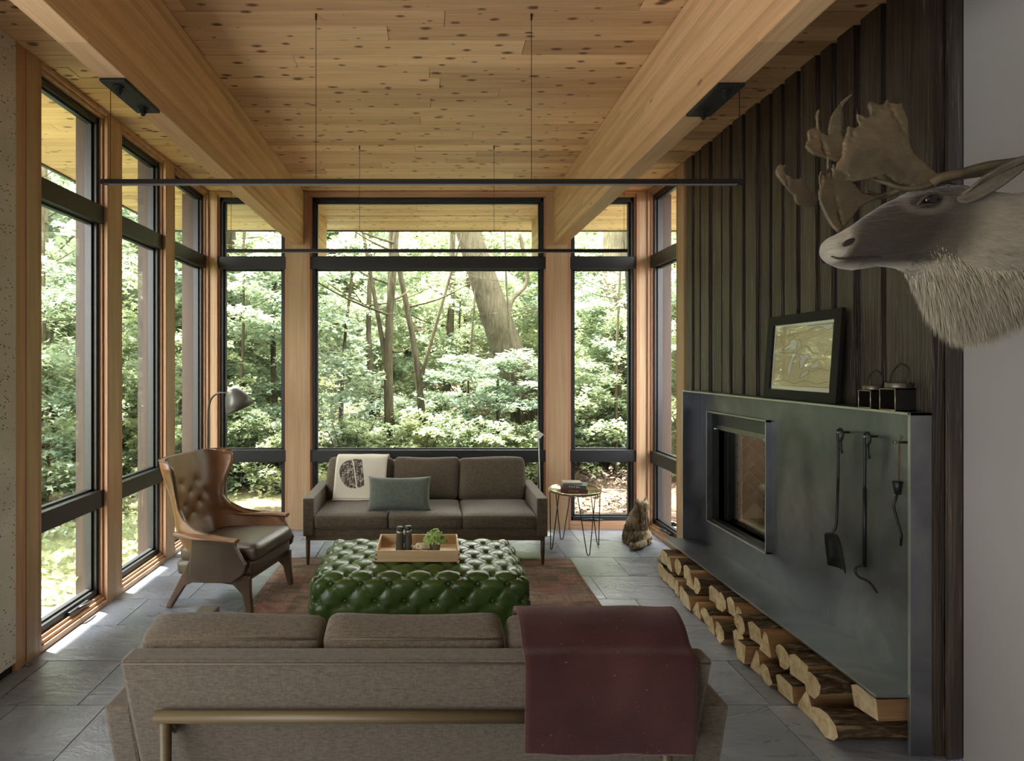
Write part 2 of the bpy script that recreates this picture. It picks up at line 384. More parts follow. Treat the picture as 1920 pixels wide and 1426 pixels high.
# floor: slate tiles laid in rows of .44 m
fl = struct('floor', MB().box(XL-.16, 2.45, -8, YB+.14, -.16, -.012), plain('floor_mortar', srgb(66, 70, 73), .7))
rows = [(2.407, 2.849, [-2.01, -1.58, -.8, -.1, .5, 1.05, 1.62]), (2.849, 3.276, [-2.14, -1.722, -1.0, -.3, .35, .95, 1.647]), (3.276, 3.719, [-1.5, -.7, .1, .8, 1.3, 1.95]),
        (3.719, 4.144, [-1.998, -1.3, -.5, .4, 1.0, 1.43, 2.0]), (4.144, 4.589, [-1.72, -1.1, -.2, .6, 1.235, 1.9]), (4.589, 5.037, [-2.05, -1.45, -.6, .2, .9, 1.55]),
        (5.037, 5.483, [-1.8, -1.0, -.4, .45, 1.15, 1.8]), (5.483, 5.93, [-2.1, -1.4, -.8, .0, .7, 1.38, 2.02])]
yy = 2.407
while yy > -.3:
    x = -2.3+R.uniform(.2, .7); js = []
    while x < 2.1: js.append(x); x += R.choice([.44, .6, .72, .88])
    rows.append((yy-.44, yy, js)); yy -= .44
for (y0, y1, js) in rows:
    e = [XL-.02]+js+[2.44 if y1 < 2.45 else 2.3]
    for a, b in zip(e[:-1], e[1:]):
        piece('tile', TBOX, fl, ((a+b)/2, (y0+y1)/2, R.uniform(-.0012, .0005)), (b-a-.005, y1-y0-.005, .02), (R.uniform(-.0008, .0008), R.uniform(-.0008, .0008), 0))
# ceiling and eaves: one deck of narrow boards running across
ce = struct('ceiling', MB().box(-3.38, 3.3, -8, 7.62, ZC+.03, ZC+.22), CEIL)
y = -.1
while y < 7.6:
    wd = R.choice([.128, .136, .136, .146]); y1 = min(y+wd, 7.62)
    x = -3.38; e = [x]
    x += R.uniform(.6, 2.6)
    while x < 2.9: e.append(x); x += R.uniform(1.5, 3.2)
    e.append(3.3)
    for a, b in zip(e[:-1], e[1:]):
        piece('plank', UBOX, ce, ((a+b)/2, (y+y1)/2, ZC+.015+R.uniform(0, .004)), (b-a-.003, y1-y-.004, .03))
    y = y1
fa = struct('trim_1', MB().box(-3.41, -3.38, -8, 7.65, ZC-.012, ZC+.24).box(-3.41, 3.33, 7.62, 7.65, ZC-.012, ZC+.24).box(3.3, 3.33, -8, 7.65, ZC-.012, ZC+.24), BLACKM)
# glued timber beams, running on outside under the eave, with steel hanger plates
def beam(x0, x1, lab, plab, y0):
    t = thing('ceiling_beam', lab, 'beam', ((x0+x1)/2, 0, 2.86)); t['kind'] = 'structure'
    h = (x1-x0)/2
    MB().box(-h, h, -2.0, 5.93, 0, ZC-2.86, c=.006).build('timber', BEAM, t)
    MB().box(-h, h, 6.12, 7.2, 0, ZC-2.86, c=.006).build('outer_timber', BEAM, t)
    p = tag(MB().box(x0+.003, x1-.003, y0, y0+.32, 2.845, 2.8595, c=.004).build('beam_plate', IRON), plab, 'metal plate')
    for yq in (y0+.055, y0+.265):
        b = MB().lathe([(.026, 0), (.026, -.004), (.016, -.005), (.016, -.022), (.010, -.024), (.009, -.034), (0, -.035)], ((x0+x1)/2, yq, 2.845), 6, smooth=False)
        b.lathe([(.024, .0), (.024, -.006)], ((x0+x1)/2, yq, 2.845), 16)
        b.build('bolt', IRON, p)
    MB().box(x0, x1, y0-.0, y0+.0001, 2.8596, 2.8597)
    return t
beam(-1.405, -1.29, 'long pale laminated timber beam over the leather armchair, nearer the window side', 'black bolted steel plate under the timber beam nearer the armchair', 2.47)
beam(1.222, 1.345, 'long pale laminated timber beam beside the dark boarded chimney wall', 'black bolted steel plate under the timber beam beside the chimney wall', 2.51)
# posts (structure)
def post(n, x0, x1, y0, y1, z1=ZC):
    return struct('trim_%d' % n, MB().box(x0, x1, y0, y1, -.01, z1, c=.004), POST)
post(2, -1.446, -1.248, YB, 6.12)          # two posts carrying the beams
post(3, 1.167, 1.365, YB, 6.12)
post(4, XL-.12, -2.18, YB, 6.06)           # corners
post(5, 2.078, XR+.05, YB, 6.06)
post(6, XL-.14, XL, 3.243, 3.343)
post(7, XL-.14, XL, 4.07, 4.219)
post(8, XL-.14, XL, 4.958, 5.09)
post(9, XR, XR+.14, 5.03, 5.165)
struct('trim_10', MB().box(XL-.1, XL-.004, 3.159, 3.2395, .0, ZC-.002), TRIMW)
# exterior fins
def fin(n, x0, x1, y0, y1): return struct('trim_%d' % n, MB().box(x0, x1, y0, y1, 0, ZC, c=.006), FIN)
fin(11, -2.51, XL-.13, 4.13, 4.21); fin(12, -2.51, XL-.13, 5.0, 5.08); fin(13, -2.55, XL-.13, 5.98, 6.08)
fin(14, 2.33, 2.45, 6.0, 6.08); fin(15, -2.51, XL-.13, 3.2, 3.3)
# windows. local: a along the wall, d outward, z up
wn = [0]
def window(ax, a0, a1, plane, out, crank=None):
    wn[0] += 1
    def bx(mb, p0, p1, d0, d1, z0, z1, c=0):
        if ax == 'x': return mb.box(p0, p1, plane+d0*out, plane+d1*out, z0, z1, c=c)
        return mb.box(plane+d0*out, plane+d1*out, p0, p1, z0, z1, c=c)
    T = TRIMW; hz = TRIMH
    root = struct('window_%d' % wn[0], bx(bx(MB(), a0, a0+.022, .0, .13, .0, ZC-.003), a1-.022, a1, .0, .13, .0, ZC-.003), T)
    b = MB(); w_ = .030
    bx(b, a0+.022, a0+.022+w_*.5, .028, .05, .075, 3.34); bx(b, a1-.022-w_*.5, a1-.022, .028, .05, .075, 3.34)
    b.build('jamb_bead', T, root)
    b = MB(); bx(b, a0+.022, a1-.022, .0, .13, 0.0, .034, .003); bx(b, a0+.022, a1-.022, .014, .13, .034, .056, .003); bx(b, a0+.022, a1-.022, .03, .13, .056, .075, .003); b.build('sill', hz, root)
    b = MB(); bx(b, a0+.022, a1-.022, .0, .13, 3.366, ZC-.003, .003); bx(b, a0+.022, a1-.022, .02, .13, 3.345, 3.366, .003); b.build('head_trim', hz, root)
    p0, p1 = a0+.024, a1-.024
    zb, zt = .075, 3.343
    b = MB(); s = .042
    bx(b, p0, p0+s, .05, .13, zb, zt, .003); bx(b, p1-s, p1, .05, .13, zb, zt, .003); bx(b, p0, p1, .05, .13, zt-s, zt, .003); bx(b, p0, p1, .05, .13, zb, zb+s, .003)
    b.build('frame', BLACKM, root)
    b = MB(); bx(b, p0-.012, p1+.012, .022, .125, 2.619, 2.742, .003); b.build('transom_rail', BLACKM, root)
    b = MB(); bx(b, p0-.012, p1+.012, .022, .125, .675, .793, .003); b.build('lower_rail', BLACKM, root)
    b = MB(); q = .020                                    # glazing beads
    for z0, z1 in ((zb+s, .675), (.793, 2.619), (2.742, zt-s)):
        bx(b, p0+s, p0+s+q, .075, .11, z0, z1); bx(b, p1-s-q, p1-s, .075, .11, z0, z1); bx(b, p0+s, p1-s, .075, .11, z0, z0+q*.7); bx(b, p0+s, p1-s, .075, .11, z1-q*.7, z1)
    b.build('glazing_bead', BLACKM, root)
    for z0, z1 in ((zb+s, .675), (.793, 2.619), (2.742, zt-s)):
        b = MB(); bx(b, p0+s, p1-s, .092, .097, z0, z1); b.build('pane', GLASS, root)
    if crank is not None:
        b = MB(); am = crank
        bx(b, am-.10, am+.10, .028, .05, .075, .098, .004)
        def Q(a_, d_, z_): return (a_, plane+d_*out, z_) if ax == 'x' else (plane+d_*out, a_, z_)
        b.tube([Q(am-.02, .03, .095), Q(am-.02, .012, .10), Q(am+.05, .005, .094), Q(am+.11, .01, .088)], [.012, .013, .010, .007], 8, flat=.7)
        b.build('crank_handle', BLACKM, root)
    return root
window('y', 3.343, 4.07, XL, -1, 3.78)
window('y', 4.219, 4.958, XL, -1)
window('y', 5.09, 5.89, XL, -1)
window('x', -2.18, -1.446, YB, 1)
window('x', -1.248, 1.167, YB, 1)
window('x', 1.365, 2.078, YB, 1, 1.62)
window('y', 5.165, 5.89, XR, 1, 5.5)
# plaster wall on the near side of the windows, with its recessed black base
wl = struct('wall_left', MB().box(XL-.14, XL, -8, 3.158, .05, ZC), PLASTER)
bb = struct('baseboard_left', MB().box(XL-.14, XL-.02, -8, 3.158, -.005, .05), DARK)
struct('wall_rear_light_block', MB().box(XL-.14, 2.45, -8.2, -8.0, 0, ZC), GREY)  # unseen end wall, added to keep sky light from entering behind the camera
# grey wall nearest the camera
struct('wall_right', MB().box(2.22, 2.45, -8, 2.45, -.005, ZC), GREY)
# chimney wall: dark boards over a dark backing, with a hole for the firebox
FY0, FY1, FZ0, FZ1 = 3.76, 4.51, .47, 1.275
wc = struct('wall_chimney', MB().box(2.205, 2.32, 2.47, FY0, -.005, ZC).box(2.205, 2.32, FY1, 5.03, -.005, ZC).box(2.205, 2.32, FY0, FY1, -.005, FZ0).box(2.205, 2.32, FY0, FY1, FZ1, ZC), DARK)
ys = [5.025, 4.883, 4.757, 4.583, 4.40, 4.263, 4.087, 3.914, 3.777, 3.646, 3.486, 3.307, 3.182, 3.015, 2.833, 2.703, 2.585]
BBOX = MB().box(-.5, .5, -.5, .5, -.5, .5).mesh('board_block', BOARD)
for i in range(len(ys)-1):
    y1, y0 = ys[i], ys[i+1]; g = (.046 if y1-y0 > .15 else .036) if i < len(ys)-2 else .0
    xf = XR+R.uniform(0, .012); z0 = 0.0 if y0 > 4.735 else 1.44
    piece('board', BBOX, wc, ((xf+2.205)/2, (y0+y1-g)/2, (z0+ZC)/2), (2.205-xf, y1-y0-g, ZC-z0-.002), (0, 0, R.uniform(-.012, .012)))
piece('board', BBOX, wc, (2.137, 2.527, ZC/2), (.052, .102, ZC-.004))      # corner board
piece('board', BBOX, wc, (2.19, 2.462, ZC/2), (.06, .014, ZC-.004))
# ---------------------------------------------------------------- fireplace surround in blackened steel
fp = thing('fireplace_surround', 'blackened steel fireplace surround with long hearth shelf on the dark boarded wall', 'fireplace', (2.1, 3.6, 0))
Y0, Y1, XF, XB = 2.477, 4.73, 2.02, 2.155
CY0, CY1, CZ0, CZ1 = 3.727, 4.535, .448, 1.298
b = MB()
b.box(XB, XB+.006, Y0+.012, CY0, 0.0, 1.44).box(XB, XB+.006, CY1, Y1-.012, 0.0, 1.44).box(XB, XB+.006, CY0, CY1, 0, CZ0).box(XB, XB+.006, CY0, CY1, CZ1, 1.44)
b.build('back_panel', STEEL, fp, world=True)
MB().box(XF, 2.11, Y0, Y0+.010, 0.0, 1.447).box(XF, XB+.003, Y1-.010, Y1, 0, 1.447).box(XF, 2.11, Y0, Y1, 1.437, 1.447).box(2.11, XR, 2.58, Y1, 1.437, 1.447).build('side_and_top_plates', STEEL, fp, world=True)
MB().box(XF-.003, XF, Y0-.001, Y0+.010, 0.0, 1.447).box(XF-.003, XF, Y1-.010, Y1+.001, .256, 1.447).box(XF-.003, XF, Y0, Y1, 1.438, 1.448).build('edge', EDGE, fp, label='bright bare steel edge', world=True)
MB().prism([(1.875, Y0), (1.875, Y1), (XB, Y1), (XB, Y0+.011), (XF, Y0+.011), (XF, Y0)], .246, .256, 'z').build('hearth_shelf', STEEL, fp, world=True)
MB().box(1.8715, 1.875, Y0, Y1, .247, .257).build('shelf_edge', EDGE, fp, label='bright bare steel shelf edge', world=True)
XC = 2.121
b = MB(); tk = .012
b.box(XC, XB, CY0, CY0+tk, CZ0, CZ1).box(XC, XB, CY1-tk, CY1, CZ0, CZ1).box(XC, XB, CY0, CY1, CZ1-tk, CZ1).box(XC, XB, CY0, CY1, CZ0, CZ0+tk)
b.build('opening_casing', STEEL, fp, world=True)
b = MB(); e = .006
b.box(XC-.002, XC, CY0, CY0+e, CZ0, CZ1).box(XC-.002, XC, CY1-e, CY1, CZ0, CZ1).box(XC-.002, XC, CY0, CY1, CZ1-e, CZ1).box(XC-.002, XC, CY0, CY1, CZ0, CZ0+e)
b.build('casing_edge', EDGE, fp, world=True)
b = MB(); b.box(XB, 2.33, CY0+.0, FY0, CZ0, CZ1).box(XB, 2.33, FY1, CY1, CZ0, CZ1).box(XB, 2.33, CY0, CY1, FZ1, CZ1).box(XB, 2.33, CY0, CY1, CZ0, FZ0)
b.build('recess_lining', plain('dark_steel_lining', srgb(58, 60, 60), .4, .5), fp, world=True)
b = MB(); b.box(2.20, 2.22, FY0, FY1, 1.19, FZ1).build('header_panel', plain('header_steel', srgb(84, 88, 88), .4, .6), fp, world=True)
b = MB(); b.box(2.19, 2.235, FY0, FY1, 1.155, 1.19, c=.003).build('door_track', plain('track_steel', srgb(128, 130, 128), .35, .8), fp, world=True)
for yk in (3.80, 4.47): MB().tube([(2.15, yk, 1.165), (2.19, yk, 1.165)], .008).build('damper_knob', EDGE, fp, world=True)
ROPE = plain('pale_gasket', srgb(186, 178, 150), .8, var=.2, sc=60)
MB().box(2.322, 2.336, 4.43, 4.448, FZ0, 1.155).build('gasket_strip', ROPE, fp, label='pale gasket strip', world=True)

for q_ in ((4.44, 4.46), (4.485, 4.50), (3.765, 3.785)): MB().box(2.24, 2.26, *q_, FZ0, 1.155).build('door_stile', BLACKM, fp, world=True)
MB().box(2.248, 2.252, 3.785, 4.44, FZ0+.01, 1.155).build('door_glass', glass('fireplace_glass', .04, (.93, .93, .91, 1)), fp, world=True)
FBR = plain('firebrick', srgb(112, 97, 78), .9, var=.25, sc=9, bump=.2)
b = MB(); b.box(2.33, 2.80, 4.50, 4.56, .44, 1.3).box(2.33, 2.80, 3.70, 3.76, .44, 1.3).box(2.76, 2.82, 3.7, 4.56, .44, 1.3).box(2.33, 2.8, 3.7, 4.56, 1.28, 1.32)
b.build('firebox_shell', plain('fire_mortar', srgb(170, 156, 130), .95), fp, world=True)
MB().box(2.33, 2.80, 3.76, 4.50, .40, .475).build('firebox_floor', FBR, fp, world=True)
MB().box(2.33, 2.37, 3.785, 4.44, .475, .50).build('firebox_lip', ROPE, fp, label='pale refractory lip', world=True)
# herringbone firebricks on far side and back walls
brick = MB().box(-.0655, .0655, -.0305, .0305, -.006, .006).mesh('firebrick_block', FBR)
fo = root_loc(fp)
def hb(n0, n1, z0, z1):
    L, W = .14, .07; out = []
    for a in range(-30, 30):
        for q in range(-16, 16):
            # row a: bricks step diagonally; period 4W along the row
            for k in (0, 1):
                if k == 0: c = (q*4*W+a*W+L/2, a*W+W/2)
                else: c = (q*4*W+a*W+2*W+W/2, a*W-L/2+W)
                u_ = (c[0]-c[1])*.7071; v_ = (c[0]+c[1])*.7071
                if n0 < u_ < n1 and z0 < v_ < z1: out.append((u_, v_, PI/4 if k == 0 else PI*.75))
    return out
for (u_, v_, r_) in hb(2.36, 2.74, .52, 1.25):
    o = piece('brick', brick, fp, (u_-fo.x, 4.496-fo.y, v_-fo.z)); o.rotation_euler = Matrix.Rotation(PI/2, 3, 'X').to_euler(); o.rotation_mode = 'XYZ'
    o.rotation_euler = (Matrix.Rotation(PI/2, 3, 'X') @ Matrix.Rotation(r_, 3, 'Z')).to_euler()
for (u_, v_, r_) in hb(3.80, 4.46, .52, 1.25):
    o = piece('brick', brick, fp, (2.757-fo.x, u_-fo.y, v_-fo.z)); o.rotation_euler = (Matrix.Rotation(PI/2, 3, 'Z') @ Matrix.Rotation(PI/2, 3, 'X') @ Matrix.Rotation(r_, 3, 'Z')).to_euler()
for i, (yp, zp) in enumerate(((3.03, 1.303), (2.842, 1.304), (2.655, 1.30))):
    q = MB().tube([(XB, yp, zp), (2.088, yp, zp)], .0055, 8).build('peg', IRON, fp, world=True)
    MB().tube([(2.088, yp, zp), (2.11, yp, zp)], .006, 8).build('peg_tip', EDGE, q, world=True)
# andiron inside the firebox
an = thing('andiron', 'dark iron andiron with ringed post inside the fireplace opening', 'andiron', (2.45, 4.12, .475))
b = MB(); b.tube([(0, 0, .02), (0, 0, .22)], [.014, .010], 8); b.tube([(0, .022*math.cos(t), .245+.022*math.sin(t)) for t in np.linspace(0, 2*PI, 17)], .006, 6, cap=False)
b.build('post', IRON, an)
MB().tube([(0, -.05, .0), (0, -.03, .05), (0, 0, .06), (0, .03, .05), (0, .05, .0)], .009, 6).tube([(0, 0, .05), (.25, 0, .05), (.25, 0, .0)], .010, 6).build('foot', IRON, an)
lg = tag(MB().tube([(2.55, 4.0, .52), (2.60, 4.42, .62)], [.04, .036], 9, smooth=False).build('fire_log', plain('pale_split_wood', srgb(190, 165, 125), .8, var=.15)), 'short pale log leaning behind the andiron inside the fireplace', 'log')
# fire tools
def tooltop(b, y, z, x=2.105):   # bent loop over a peg
    b.tube(catmull([(x, y+.012, z-.26), (x, y+.010, z-.08), (x, y+.014, z-.03), (x, y+.012, z+.008), (x, y-.006, z+.018), (x, y-.020, z+.005), (x, y-.020, z-.02), (x, y-.006, z-.05), (x, y-.010, z-.085), (x, y-.018, z-.105)], 5), [.0065]*(45+1), 7)
sh = thing('fire_shovel', 'black wrought iron ash shovel hanging from a peg on the steel panel', 'fire tool', (2.105, 3.03, .6))
b = MB(); tooltop(b, 3.03, 1.303); b.tube([(2.105, 3.042, 1.05), (2.103, 3.05, .83), (2.098, 3.052, .80), (2.085, 3.056, .78), (2.075, 3.06, .765)], .0065, 7); b.build('handle', IRON, sh, world=True)
rowsb = []
for i, (z_, w_, xo) in enumerate(((.775, .030, .0), (.76, .050, .004), (.72, .060, .012), (.66, .062, .020), (.60, .064, .030))):
    rowsb.append([Vector((2.078+xo*.6-(1-abs(s_)**2)*-.010 - abs(s_)**3*.018, 3.035-.1*(.775-z_)*1.0+s_*w_, z_-.0)) for s_ in np.linspace(-1, 1, 9)])
o = MB().grid(rowsb).build('blade', IRON, sh, world=True); md = o.modifiers.new('thick', 'SOLIDIFY'); md.thickness = .003
pk = thing('fire_poker', 'black wrought iron poker with curled tip hanging from the middle peg', 'fire tool', (2.105, 2.842, .6))
b = MB(); tooltop(b, 2.842, 1.304); b.tube([(2.105, 2.854, 1.05), (2.105, 2.856, .67)], .009, 7); b.build('shaft', IRON, pk, world=True)
b = MB().tube(catmull([(2.10, 2.856, .675), (2.085, 2.880, .66), (2.08, 2.884, .635), (2.085, 2.862, .615), (2.095, 2.835, .612), (2.10, 2.80, .600), (2.105, 2.775, .572)], 5), .006, 7); b.build('hook', IRON, pk, world=True)
fk = thing('fire_tongs', 'thin bent iron rod with a cone collar, hanging by a cord from a peg', 'fire tool', (2.11, 2.65, .8))
MB().tube([(2.115, 2.645, 1.335), (2.12, 2.655, 1.306), (2.118, 2.662, 1.28), (2.115, 2.662, 1.12)], .0022, 5).tube([(2.115, 2.653, 1.30), (2.115, 2.655, 1.12)], .0022, 5).tube([(2.12, 2.64, 1.33), (2.118, 2.650, 1.30)], .002, 5).build('cord', plain('brown_cord', srgb(96, 78, 56), .9), fk, world=True)
MB().lathe([(.011, -.055), (.013, -.055), (.022, .0), (.018, .003), (.006, .004)], (2.112, 2.661, 1.12), 14).build('collar', IRON, fk, world=True)
MB().tube([(2.112, 2.662, 1.07), (2.108, 2.680, 1.005), (2.112, 2.640, .885), (2.116, 2.650, .835)], .0055, 7).build('rod', IRON, fk, world=True)
# ---------------------------------------------------------------- sofas
def sofa(loc, rz, lab):
    t = thing('sofa', lab, 'sofa', loc, rz, 'matching three-seat sofas')
    for s in (-1, 1):
        a, b_ = (.914, 1.003) if s > 0 else (-1.003, -.914)
        MB().prism([(-.41, .245), (-.41, .559), (.385, .559), (.30, .245)], a, b_, 'x', c=.012).build('armrest', SOFA, t)
    bk = MB().prism([(.235, .25), (.372, .742), (.458, .742), (.300, .25)], -.915, .915, 'x', c=.014).build('backrest', SOFA, t)
    b = MB()
    for x in (-.33, .33, 0): pass
    b.tube([(-.905, .4595, .732), (.905, .4595, .732)], .0028, 6).build('piping', SEAM, bk)
    MB().box(-.915, .915, -.40, .26, .245, .306, c=.008).build('seat_base', SOFA, t)
    for k in (-1, 0, 1):
        c = MB().rbox((k*.6085, -.125, .363), (.303, .295, .062), .032, 10, (.0, .006, .014)).build('seat_cushion', SOFA, t)
        MB().tube([(k*.6085-.292, -.4215, .398), (k*.6085+.292, -.4215, .398)], .0026, 6).build('piping', SEAM, c)
    for k in (-1, 0, 1):
        M = Matrix.Rotation(math.radians(-17), 4, 'X')
        def sag(v): return Vector((v.x+.010*math.sin(9*v.z+k), v.y, v.z-.006*math.cos(v.x*9+k*2) if v.z > .09 else v.z))
        c = MB().rbox((k*.605, .235, .602), (.300, .075, .188), .042, 12, (.006, .028, .004), M, fn=sag).build('back_cushion', SOFA, t)
        MB().tube([M @ Vector((sx*.295, -.040, -.17+i*.01)) + Vector((k*.605, .235, .622)) for i in range(0)] or [M @ Vector((-.28, .062, .180)) + Vector((k*.605, .235, .602)), M @ Vector((.28, .062, .180)) + Vector((k*.605, .235, .602))], .003, 6).build('piping', SEAM, c)
    MB().box(-.975, .975, -.40, -.365, .212, .245, c=.004).build('front_rail', OAK, t)
    MB().tube([(-.815, .428, .551), (.815, .428, .551)], .021, 12, flat=.85).build('rear_rail', OAK, t)
    for s in (-1, 1):
        MB().tube([(s*.968, -.37, .245), (s*.968, -.37, .10), (s*.968, -.375, 0.007)], [.019, .018, .011], 10).build('leg', OAK, t)
        MB().tube([(s*.785, .425, .545), (s*.785, .418, .007)], [.019, .013], 10).build('leg', OAK, t)
        MB().tube([(s*.785, .42, .535), (s*.785, .12, .215)], [.017, .015], 10, flat=.8).build('brace', OAK, t)
    return t
sofa((-.055, 5.21, 0), 0, 'taupe three-seat sofa against the middle window, facing the camera')
sofa((-.05, 2.262, 0), PI, 'taupe three-seat sofa seen from behind, with the burgundy throw over it')
def strip(path, x0, x1, m, name, lab, cat, thick=.006, nx=24, wav=.004, fn=None, world=True):
    pts = catmull(path, 6); rws = []
    for i, p in enumerate(pts):
        r_ = []
        for j in range(nx+1):
            s_ = j/nx; e0, e1 = (x0(i/(len(pts)-1)) if callable(x0) else x0), (x1(i/(len(pts)-1)) if callable(x1) else x1)
            q = Vector((e0+(e1-e0)*s_, p.y, p.z))
            q.y += wav*math.sin(s_*9+i*.13)+wav*.6*math.sin(s_*23+i*.21); q.z += wav*.5*math.cos(s_*13+i*.3)
            r_.append(q)
        rws.append(r_)
    mb = MB().grid(rws); o = mb.build(name, m)
    me = o.data; uv = me.uv_layers.new(name='cloth'); n1 = len(pts); k = nx+1
    for lp in me.loops: uv.data[lp.index].uv = ((lp.vertex_index % k)/nx, 1-(lp.vertex_index//k)/(n1-1))
    md = o.modifiers.new('thick', 'SOLIDIFY'); md.thickness = thick; md.offset = 1
    return tag(o, lab, cat)
def wool():
    t = NT('burgundy_wool'); co = t.coord(); n = t.noise(co, 3, 3); n2 = t.noise(co, 400, 2); n3 = t.noise(co, 90, 2)
    col = t.ramp(n, [(.3, srgb(52, 31, 30)), (.7, srgb(70, 43, 42))]); col = t.mix(t.ramp(n3, [(.70, 0.0), (.76, .3)]), col, srgb(176, 140, 136))
    t.set(col, 1.0, 0.0, .1, Sheen_Weight=.45, Sheen_Roughness=.4, Sheen_Tint=(.8, .6, .6, 1)); t.bump(n2, .6, .004); return t.m
YN = 2.262
strip([(0, YN-.155, .68), (0, YN-.185, .77), (0, YN-.235, .818), (0, YN-.30, .828), (0, YN-.368, .806), (0, YN-.412, .768), (0, YN-.462, .752), (0, YN-.476, .70), (0, YN-.474, .60), (0, YN-.470, .52), (0, YN-.466, .455)],
      lambda t: .285-.0*t, lambda t: .825-.02*t, wool(), 'throw_blanket', 'burgundy wool throw hanging over the back of the near sofa', 'blanket', .009, 30, .0025)
def printed():
    t = NT('printed_blanket'); t.b.inputs['Roughness'].default_value = .95
    uv = t.n('ShaderNodeUVMap', uv_map='cloth').outputs[0]
    def circ(cx, cy, sx, sy, r0, r1):
        mp = t.n('ShaderNodeMapping'); mp.inputs['Location'].default_value = (-cx*sx, -cy*sy, 0); mp.inputs['Scale'].default_value = (sx, sy, 0); t.l(uv, mp.inputs[0])
        ln = t.n('ShaderNodeVectorMath', operation='LENGTH'); t.l(mp.outputs[0], ln.inputs[0]); return t.ramp(ln.outputs['Value'], [(r0, 1.0), (r1, 0.0)])
    c1 = circ(.40, .37, .92, 1.75, .285, .295)
    n = t.noise(t.map(uv, (14, 60, 1)), 1, 3, .4); n2 = t.noise(t.map(uv, (60, 12, 1)), 1, 3, .4)
    ad_ = t.n('ShaderNodeMath', operation='MAXIMUM'); t.l(n, ad_.inputs[0]); t.l(n2, ad_.inputs[1])
    msk = t.mix(1.0, c1, t.ramp(ad_.outputs[0], [(.55, 1.0), (.62, .25)]), 'MULTIPLY')
    # wedge of bare cloth cutting the disc and a pale diagonal line
    sp = t.n('ShaderNodeSeparateXYZ'); t.l(uv, sp.inputs[0])
    def line(a, b_, c_, lo, hi):   # a*u+b*v+c
        m1 = t.n('ShaderNodeMath', operation='MULTIPLY', i_1=a); t.l(sp.outputs[0], m1.inputs[0])
        m2 = t.n('ShaderNodeMath', operation='MULTIPLY_ADD', i_1=b_); t.l(sp.outputs[1], m2.inputs[0]); t.l(m1.outputs[0], m2.inputs[2])
        m3 = t.n('ShaderNodeMath', operation='ADD', i_1=c_); t.l(m2.outputs[0], m3.inputs[0]); return m3.outputs[0]
    wd = t.ramp(line(1, .30, -.25, 0, 0), [(.40, 1.0), (.41, 0.0)])
    msk = t.mix(1.0, msk, wd, 'MULTIPLY')
    ab = t.n('ShaderNodeMath', operation='ABSOLUTE'); t.l(line(1, .42, -.53, 0, 0), ab.inputs[0]); dl = t.ramp(ab.outputs[0], [(.010, 0.0), (.016, 1.0)])
    msk = t.mix(1.0, msk, dl, 'MULTIPLY')
    ab2 = t.n('ShaderNodeMath', operation='ABSOLUTE'); t.l(line(0, 1, -.055, 0, 0), ab2.inputs[0]); hl = t.ramp(ab2.outputs[0], [(.004, 1.0), (.008, 0.0)])
    mx = t.n('ShaderNodeMath', operation='MAXIMUM'); t.l(msk, mx.inputs[0]); t.l(hl, mx.inputs[1])
    t.set(t.mix(mx.outputs[0], srgb(196, 192, 176), srgb(62, 54, 44))); return t.m
YS = 5.21
strip([(0, YS+.30, .69), (0, YS+.350, .77), (0, YS+.32, .808), (0, YS+.26, .815), (0, YS+.20, .792), (0, YS+.165, .74), (0, YS+.135, .66), (0, YS+.10, .55), (0, YS+.06, .475), (0, YS+.03, .445)],
      lambda t: -.865-.03*t, lambda t: -.395-.03*t, printed(), 'printed_blanket', 'pale folded blanket with a dark round print over the far sofa back', 'blanket', .012, 24, .002)
# lumbar pillow
def pillow(c, hx, hz, th, M, m, name, lab, cat):
    rows_ = {1: [], -1: []}; n = 18; mb = MB()
    for sg in (1, -1):
        rws = []
        for i in range(n+1):
            r_ = []
            for j in range(n+1):
                u_ = -1+2*j/n; v_ = -1+2*i/n
                q = max(0, (1-u_**4)*(1-v_**4))**.55
                x_ = hx*u_*(1-.06*(1-abs(v_)**2)*abs(u_)); z_ = hz*v_*(1-.10*(1-abs(u_)**2)*abs(v_))
                r_.append(M @ Vector((x_, sg*th*q+.006*math.sin(5*u_+3*v_)*q, z_))+Vector(c))
            rws.append(r_)
        if sg > 0: rws = [r_[::-1] for r_ in rws]
        mb.grid(rws)
    return tag(mb.build(name, m, merge=True), lab, cat)
pillow((-.275, 4.965, .560), .268, .150, .062, Matrix.Rotation(math.radians(-24), 4, 'X'), fabric('grey_green_linen', srgb(76, 82, 76), srgb(98, 106, 98)), 'lumbar_pillow', 'small grey-green rectangular pillow on the far sofa', 'pillow')
